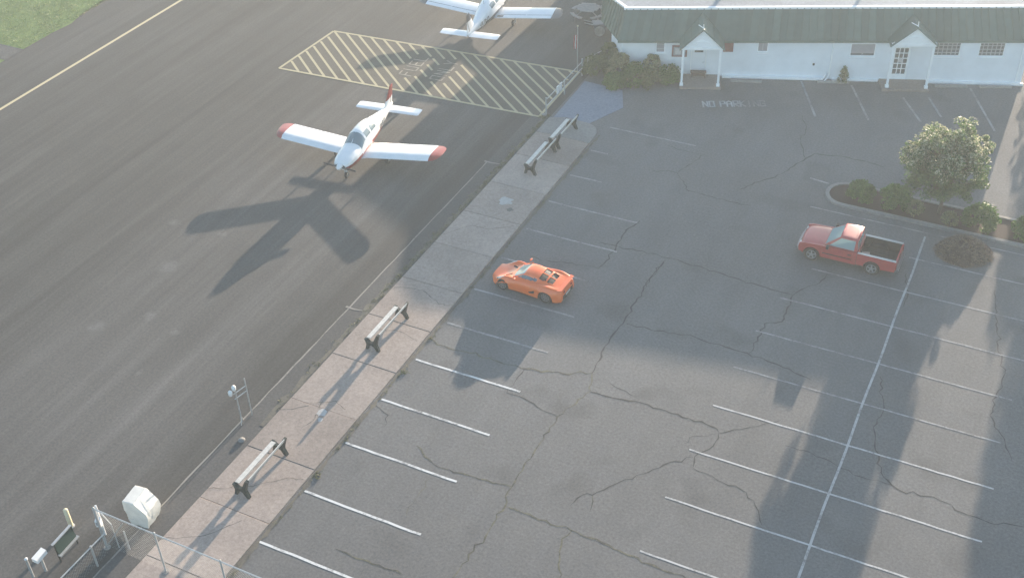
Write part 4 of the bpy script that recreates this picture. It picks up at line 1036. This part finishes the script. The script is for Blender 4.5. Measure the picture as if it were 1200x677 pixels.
    def S(t): return finsec(lerp(1.14, fin_top[0], t), lerp(-2.95, fin_top[1], t**.75), lerp(-4.42, fin_top[2], t), lerp(.12, .06, t))
    m = MB(); m.loft([S(t) for t in (0, .2, .4, tail_frac)]); m.build('fin', M['plane_white'], ac, 50)
    m = MB(); m.loft([S(t) for t in (tail_frac+.003, (tail_frac+1)/2, .97, 1.0)]); m.build('fin_tip', M[accent], ac, 50)
    m = MB()
    for sg in (-1, 1):
        m.hexa([(-4.10, sg*.050, 1.25), (-4.13, sg*.050, 1.25), (-4.50, sg*.036, 2.1), (-4.47, sg*.036, 2.1), (-4.10, sg*.062, 1.25), (-4.13, sg*.062, 1.25), (-4.50, sg*.044, 2.1), (-4.47, sg*.044, 2.1)])
    m.build('rudder_gap', M['seamline'], ac)
    # worn, unreadable registration marks on the flanks
    r2 = random.Random(3)
    for sd in (-1, 1):
        for i in range(n_marks):
            xx = -1.75 - i*.20; w = col(xx, 3); m = MB(); zz = (col(xx,1)+col(xx,2))/2; yb = sd*(w+.006); h = .12
            m.box(xx-.02, xx+.02, yb-.008, yb+.008, zz-h, zz+h)
            if i % 2 == 0: m.box(xx-.13, xx-.021, yb-.022*sd-.010, yb-.022*sd+.010, zz+h-.05, zz+h-.01)
            if i % 3: m.box(xx-.12, xx-.021, yb-.022*sd-.010, yb-.022*sd+.010, zz-.03, zz+.01)
            m.build('registration_mark', M['plane_grey'], ac)
    m = MB(); m.tube([(-1.3,0,1.82),(-1.42,0,2.12)], [.014,.006], 5); m.build('antenna', M['plane_grey'], ac)
    if walkway_patch:
        m = MB(); zf = lambda yy: ZR+.05+(yy-.5)*DI
        m.hexa([(-.70,-.62,zf(.62)+.03),(.45,-.60,zf(.6)+.10),(.45,-.98,zf(.98)+.10),(-.70,-1.02,zf(1.02)+.03)] + [(-.70,-.62,zf(.62)+.045),(.45,-.60,zf(.6)+.145),(.45,-.98,zf(.98)+.145),(-.70,-1.02,zf(1.02)+.045)]); m.build('wing_walk', M['plane_grey'], ac)
    return ac
aircraft(-32.25, 45.05, rad(-90+7.8), 'plane_red', 'white low-wing airplane with red wing tips facing the camera on the apron', .42, 5)
aircraft(-33.55, 63.0, rad(90+7.8), 'plane_grey', 'white low-wing airplane with dark grey tips facing away at the top edge', .62, 6, (2.42, -3.95, -4.42), True)

# ------------------------------------------------------------------ fences, signs, small things
def chain_mesh(p0, p1, z0, z1, pitch=.17, r=.0011):
    """woven wire between two posts, both diagonals"""
    p0, p1 = Vector(p0), Vector(p1); L = (p1-p0).length; d = (p1-p0)/L; H = z1-z0; m = MB()
    def P(s, h): q = p0 + d*s; return Vector((q.x, q.y, z0+h))
    nn = Vector((-d.y, d.x, 0))
    for sg in (1, -1):
        k = int((L+H)/pitch)
        for i in range(k+1):
            s = i*pitch - (H if sg > 0 else 0)
            a = [s, 0] ; b = [s+H*sg, H] if sg > 0 else [s-H, H]
            def cl(a, b):
                if a[0] > b[0]: a, b = b, a
                if b[0] <= 0 or a[0] >= L: return None
                if a[0] < 0: t = -a[0]/(b[0]-a[0]); a = [0, a[1]+(b[1]-a[1])*t]
                if b[0] > L: t = (L-a[0])/(b[0]-a[0]); b = [L, a[1]+(b[1]-a[1])*t]
                return a, b
            c = cl(a, b)
            if not c: continue
            A, Bq = P(*c[0]), P(*c[1]); dd = (Bq-A).normalized(); w = dd.cross(nn).normalized()*r; o = nn*r*sg
            m.add([A+w+o, A-w+o, A-o*2, Bq+w+o, Bq-w+o, Bq-o*2], [(0,1,4,3),(1,2,5,4),(2,0,3,5)])
    return m
ORG = Vector((-26.47, 18.5, 0))
fen = empty('chain_link_fence', tuple(ORG), 0, 'tall galvanised chain-link fence crossing the near end of the walkway', 'fence')
def loc(m, o): m.v = [(x-o.x, y-o.y, z-o.z) for x, y, z in m.v]; return m
px = [-26.47, -23.76, -20.95, -18.15, -15.3]
for x in px:
    m = MB(); m.tube([(x, 18.5, -.05), (x, 18.5, 2.1)], .036 if x > -26 else .05, 8); m.lathe([(2.1,.045),(2.14,.03),(2.16,.005)], 8, 'z', (x, 18.5, 0)); po = loc(m, ORG).build('post', M['galv'], fen)
    m = MB(); m.lathe([(-.02,.14),(.02,.13),(.025,.01)], 12, 'z', (x, 18.5, .08 if -25 < x < -21.7 else .01)); loc(m, ORG).build('footing', M['curb'], po)
m = MB(); m.tube([(-26.47, 18.5, 2.06), (-15.3, 18.5, 2.06)], .030, 6); loc(m, ORG).build('top_rail', M['galv'], fen)
m = chain_mesh((-26.47, 18.53), (-15.3, 18.53), .06, 2.06); tag(loc(m, ORG).build('wire_mesh', M['galv'], fen, fix=False), kind='stuff')
m = MB(); m.tube([(-26.45, 18.5, .1), (-25.2, 18.5, 1.9)], .018, 5); loc(m, ORG).build('brace', M['galv'], fen)
ORG2 = Vector((-26.2, 18.4, 0))
fe2 = empty('low_fence', tuple(ORG2), 0, 'low galvanised pipe fence running from the tall post along the apron', 'fence')
for y in (17.7, 15.4, 13.1):
    m = MB(); m.tube([(-26.2, y, -.05), (-26.2, y, 1.08)], .04, 8); loc(m, ORG2).build('post', M['galv'], fe2)
m = MB(); m.tube([(-26.2, 18.42, 1.02), (-26.2, 13.1, 1.02)], .026, 6); loc(m, ORG2).build('top_rail', M['galv'], fe2)
m = chain_mesh((-26.23, 18.4), (-26.23, 13.1), .06, 1.02, .17); tag(loc(m, ORG2).build('wire_mesh', M['galv'], fe2, fix=False), kind='stuff')
# gate leaf with post
gt = empty('pipe_gate', (-26.95, 18.95, 0), 0, 'narrow open gate frame of white pipe beside the tall fence post', 'gate')
m = MB(); m.tube([(0,0,0),(0,0,1.55)], .04, 8); m.build('gate_post', M['white_plastic'], gt)
m = MB(); m.tube([(.03,-.02,1.45),(.92,-.30,1.30)], .022, 6); m.build('gate_rail', M['galv'], gt)
m = MB(); m.tube([(.92,-.30,1.32),(.95,-.32,.1)], .022, 6); m.build('gate_stile', M['galv'], gt)
m = MB(); m.tube([(1.30,-.18,.02),(1.30,-.18,1.0)], .035, 6); m.build('latch_post', M['galv'], gt)
kp = empty('key_pad', (-26.62, 18.62, 1.15), .4, 'pale grey entry box fixed to the corner fence post', 'entry box')
m = MB(); m.loft([[(-.09,-.07,-.17),(.09,-.07,-.17),(.09,.07,-.17),(-.09,.07,-.17)],[(-.10,-.08,-.10),(.10,-.08,-.10),(.10,.08,-.10),(-.10,.08,-.10)],[(-.10,-.08,.14),(.10,-.08,.14),(.10,.08,.20),(-.10,.08,.20)]]); m.build('case', M['white_plastic'], kp)
m = MB(); m.box(-.07, .07, -.095, -.081, -.06, .08); m.build('keys', M['blind'], kp)
# covered machine
cv = empty('covered_machine', (-26.05, 20.15, 0), .12, 'white canvas cover draped over a machine behind the chain-link fence', 'covered machine')
rings = []
for z, hx0, hx1, hy0, hy1 in ((.03,-.40,.36,-.40,.40),(.30,-.45,.45,-.43,.43),(.62,-.48,.52,-.45,.45),(.90,-.49,.50,-.46,.46),(1.34,-.49,.06,-.46,.46),(1.37,-.46,.03,-.43,.43)):
    ring = []
    base = [(hx0,hy0),(hx1,hy0),(hx1,hy1),(hx0,hy1)]
    for k in range(4):
        a, b = base[k], base[(k+1) % 4]
        for t in (0, .2, .4, .6, .8):
            f = .026*math.sin(11*t+z*8+k*2)*(1 if z < 1.2 else .35)
            nx, ny = (b[1]-a[1]), -(b[0]-a[0]); l = math.hypot(nx, ny)
            ring.append((.92*(a[0]+(b[0]-a[0])*t+nx/l*f), .92*(a[1]+(b[1]-a[1])*t+ny/l*f), .94*(z+.014*math.sin(13*t+k*1.7+z))))
    rings.append(ring)
m = MB(); m.loft(rings); m.build('cover', M['cover'], cv, 28)
m = MB(); m.tube([(p[0]*1.01, p[1]*1.01, p[2]+.32) for p in [rings[0][i] for i in range(20)]][:20], .012, 4); m.build('tie_cord', M['galv'], cv)
# posts and panels at the lower left corner
bo = empty('cream_bollard', (-28.38, 18.72, 0), 0, 'short cream post standing alone on the apron at lower left', 'bollard')
m = MB(); m.lathe([(0,.085),(.88,.085),(.92,.06),(.935,.005)], 12, 'z'); m.build('post', M['cream'], bo, 40)
m = MB(); m.lathe([(0,.13),(.03,.13),(.035,.09)], 12, 'z'); m.build('base_plate', M['galv'], bo)
sb = empty('sign_board', (-27.55, 17.75, 0), rad(4), 'dark green board with pale rails standing on short legs at lower left', 'sign')
m = MB(); m.hexa([(.02,-.46,.42),(.05,-.46,.42),(.05,.46,.42),(.02,.46,.42),(-.12,-.46,.86),(-.09,-.46,.86),(-.09,.46,.86),(-.12,.46,.86)]); m.build('panel', M['sign_green'], sb)
m = MB(); m.box(.0, .14, -.5, .5, .36, .41); m.build('rail', M['galv'], sb)
m = MB(); m.box(-.16, -.06, -.5, .5, .87, .91); m.build('rail', M['galv'], sb)
for y in (-.46, .46): m = MB(); m.tube([(-.02,y,0),(-.06,y,.88)], .03, 6); m.build('leg', M['green_iron'], sb)
wb = empty('meter_box', (-27.75, 16.75, 0), rad(5), 'small pale metal box on a post at the lower left corner', 'utility box')
m = MB(); m.hexa([(-.12,-.26,.75),(.10,-.26,.70),(.10,.26,.70),(-.12,.26,.75),(-.12,-.26,.92),(.08,-.26,.86),(.08,.26,.86),(-.12,.26,.92)]); m.build('case', M['white_plastic'], wb)
m = MB(); m.tube([(0,0,0),(0,0,.74)], .05, 8); m.build('post', M['galv'], wb)
wp = empty('pipe_post', (-27.95, 16.35, 0), 0, 'galvanised pipe post with a cap at the lower left corner', 'post')
m = MB(); m.tube([(0,0,0),(0,0,.95)], .045, 8); m.build('pipe', M['galv'], wp); m = MB(); m.lathe([(.95,.06),(.99,.06),(1.02,.01)], 10, 'z'); m.build('cap', M['white_plastic'], wp)
# twin-pole device
tp = empty('twin_pole_stand', (-25.88, 26.12, 0), 0, 'twin-pole metal stand with white lamp heads beside the walkway', 'lamp stand')
for dx, dy, h in ((-.05, -.24, 1.75), (.08, .26, 2.0)): m = MB(); m.tube([(dx,dy,0),(dx,dy,h)], .026, 6); m.build('pole', M['galv'], tp)
for z in (1.35, 1.62): m = MB(); m.tube([(.08,.26,z),(-.08,-.34,z-.04)], .02, 6); m.build('crossbar', M['galv'], tp)
for dx, dy, z in ((-.10, -.24, 1.78), (-.12, -.46, 1.68)):
    m = MB(); m.lathe([(0,.05),(.05,.08),(.20,.09),(.26,.05),(.28,.01)], 10, 'z', (dx, dy, z-.1)); m.build('lamp_head', M['white_plastic'], tp, 40)
for dx, dy in ((.04,-.42),(-.1,-.1)): m = MB(); m.tube([(-.05,-.24,.35),(dx,dy,0)], .014, 5); m.build('foot', M['galv'], tp)
for x, y, lb in ((-25.3, 25.0, 'pale round stone lying on the dark strip beside the nearest bench'), (-25.3, 53.35, 'pale stone in the weeds at the far end of the walkway')):
    m = MB(); m.lathe([(0,.13),(.05,.15),(.10,.10),(.125,.01)], 10, 'z'); o = m.build('stone', M['curb'], None, 60); o.location = (x, y, .004); tag(o, lb, 'stone', 'loose stones')
# gate railing by the hatched box
rl = empty('pipe_railing', (-25.25, 56, 0), 0, 'low pipe railing between the hatched box and the concrete ramp', 'railing')
for y, h in ((-2.5, 1.05), (0.0, .95), (2.55, 1.1)): m = MB(); m.tube([(0,y,-.03),(0,y,h)], .045, 8); m.build('post', M['galv'], rl)
for z in (.92, .5): m = MB(); m.tube([(0,-2.5,z),(0,2.55,z)], .026, 6); m.build('rail', M['galv'], rl)
for y in (-.75, -.35): m = MB(); m.box(-.10, -.05, y-.13, y+.13, .45, .92); m.build('notice_plate', M['white_plastic'], rl)
r2 = empty('pipe_railing', (-24.75, 59.6, 0), 0, 'short pipe railing leading from the flagpole to the building', 'railing')
for p in ((-.3,-.7),(.2,1.0)): m = MB(); m.tube([(p[0],p[1],-.03),(p[0],p[1],1.05)], .04, 8); m.build('post', M['galv'], r2)
m = MB(); m.tube([(-.3,-.7,1.0),(.2,1.0,1.0)], .028, 6); m.build('rail', M['galv'], r2)
# flagpole
fp = empty('flagpole', (-25.75, 59.0, 0), 0, 'thin flagpole with a limp red and white flag by the hatched box', 'flagpole')
m = MB(); m.tube([(0,0,0),(0,0,2.85)], [.035,.022], 8); m.build('pole', M['galv'], fp); m = MB(); m.lathe([(2.85,.02),(2.89,.05),(2.94,.03),(2.95,.005)], 8, 'z'); m.build('ball', M['cream'], fp)
for k, mt in enumerate(('flag', 'flag_white', 'flag')):
    m = MB(); g = []
    for i in range(9):
        z = 2.35 - i*.11
        for j in range(4): g.append((-.02-(k*.075+j*.025), .05*math.sin(j*2+i*.7+k), z-.03*(k+j*.33)))
    m.add(g, [(i*4+j, i*4+j+1, (i+1)*4+j+1, (i+1)*4+j) for i in range(8) for j in range(3)]); m.build('flag_stripe', M[mt], fp, 60)
# planter bench in the left porch
x, y = bs(4.5, -.35); pb = empty('door_bench', (x, y, .125), TH, 'low brown wooden bench against the left porch door', 'bench')
m = MB(); m.box(-.46, .46, -.14, .14, .30, .35); m.build('seat', M['brown'], pb)
for sx in (-.38, .38): m = MB(); m.box(sx-.04, sx+.04, -.12, .12, 0, .30); m.build('leg', M['brown'], pb)
m = MB(); m.box(-.40, .40, -.10, -.07, .10, .28); m.build('apron_board', M['brown'], pb)
# picnic table and cart by the building corner
pt = empty('round_picnic_table', (-28.1, 66.0, 0), .3, 'weathered round picnic table with curved benches near the building corner', 'table')
for i in range(6):
    y0, y1 = -.66+i*.22, -.66+i*.22+.205; hw = math.sqrt(max(.05, .72**2-((y0+y1)/2)**2)); m = MB(); m.box(-hw, hw, y0, y1, .70, .74); m.build('plank', M['weathered'], pt)
for k in range(4):
    a0 = k*math.pi/2+.25; m = MB(); ri, ro = .92, 1.16; pts = [(ro*math.cos(a0+t), ro*math.sin(a0+t)) for t in [1.05*i/6 for i in range(7)]] + [(ri*math.cos(a0+t), ri*math.sin(a0+t)) for t in [1.05*(6-i)/6 for i in range(7)]]
    m.prism(pts, 'z', .42, .46); be = m.build('curved_bench', M['weathered'], pt)
    m = MB(); am = a0+.52; m.tube([(.2*math.cos(am), .2*math.sin(am), .68), (1.04*math.cos(am), 1.04*math.sin(am), .40), (1.08*math.cos(am), 1.08*math.sin(am), 0)], .035, 5); m.build('leg', M['weathered'], be)
ct = empty('wooden_armchair', (-27.05, 66.9, 0), -.5, 'weathered slatted wooden chair beside the round picnic table', 'chair')
for i in range(5): m = MB(); m.box(-.30+i*.125, -.30+i*.125+.105, -.25, .30, .38, .41); m.build('seat_slat', M['weathered'], ct)
for i in range(5): m = MB(); x0 = -.30+i*.125; m.hexa([(x0,.28,.40),(x0+.105,.28,.40),(x0+.105,.31,.40),(x0,.31,.40),(x0,.48,1.0),(x0+.105,.48,1.0),(x0+.105,.51,1.0),(x0,.51,1.0)]); m.build('back_slat', M['weathered'], ct)
for sx in (-.33, .33):
    m = MB(); m.box(sx-.05, sx+.05, -.32, .35, .60, .63); m.build('armrest', M['weathered'], ct)
    for sy in (-.26, .28): m = MB(); m.box(sx-.03, sx+.03, sy-.03, sy+.03, 0, .598); m.build('leg', M['weathered'], ct)
wc = empty('wheeled_cart', (-26.55, 64.2, 0), .5, 'two-wheeled utility cart with pale wheels beside the building corner', 'cart')
m = MB(); m.loft([[(-.30,-.25,.35),(.30,-.25,.35),(.30,.25,.35),(-.30,.25,.35)],[(-.42,-.33,.75),(.42,-.33,.75),(.42,.33,.75),(-.42,.33,.75)]]); m.build('tub', M['alloy_dim'], wc)
for sy in (-.40, .40):
    m = MB(); m.lathe([(-.03,.24),(-.03,.32),(.03,.32),(.03,.24),(-.03,.24)], 20, 'y', (0, sy, .32)); w = m.build('wheel', M['weathered'], wc)
    m = MB()
    for k in range(6): a = k*math.pi/3; m.tube([(0,sy,.32),(.26*math.cos(a),sy,.32+.26*math.sin(a))], .014, 4)
    m.build('spokes', M['weathered'], w)
m = MB(); m.tube([(0,-.42,.32),(0,.42,.32)], .02, 6); m.build('axle', M['galv'], wc)
for sy in (-.2, .2): m = MB(); m.tube([(-.4,sy,.68),(-.95,sy,.85)], .02, 6); m.build('handle', M['galv'], wc)
# lawn past the right end of the building
m = MB(); m.quad((-1.35, 68.3, .012), (12, 66, .012), (12, 74.9, .012), (-4.2, 74.9, .012)); tag(m.build('side_lawn', M['grass']), kind='structure')

# ------------------------------------------------------------------ air
HAZE = 0.00115
if HAZE:
    m = MB(); m.box(-720, 720, -720, 720, -1.2, 36); hz = m.build('haze', None)
    hm = bpy.data.materials.new('haze_air'); hm.use_nodes = True; t = hm.node_tree; t.nodes.remove(t.nodes['Principled BSDF'])
    pv = t.nodes.new('ShaderNodeVolumePrincipled'); pv.inputs['Color'].default_value = (.80, .92, 1, 1); pv.inputs['Density'].default_value = HAZE; pv.inputs['Anisotropy'].default_value = .3
    t.links.new(pv.outputs[0], t.nodes['Material Output'].inputs['Volume']); hz.data.materials.append(hm); tag(hz, 'thin bright evening haze filling the air', 'haze', kind='stuff')
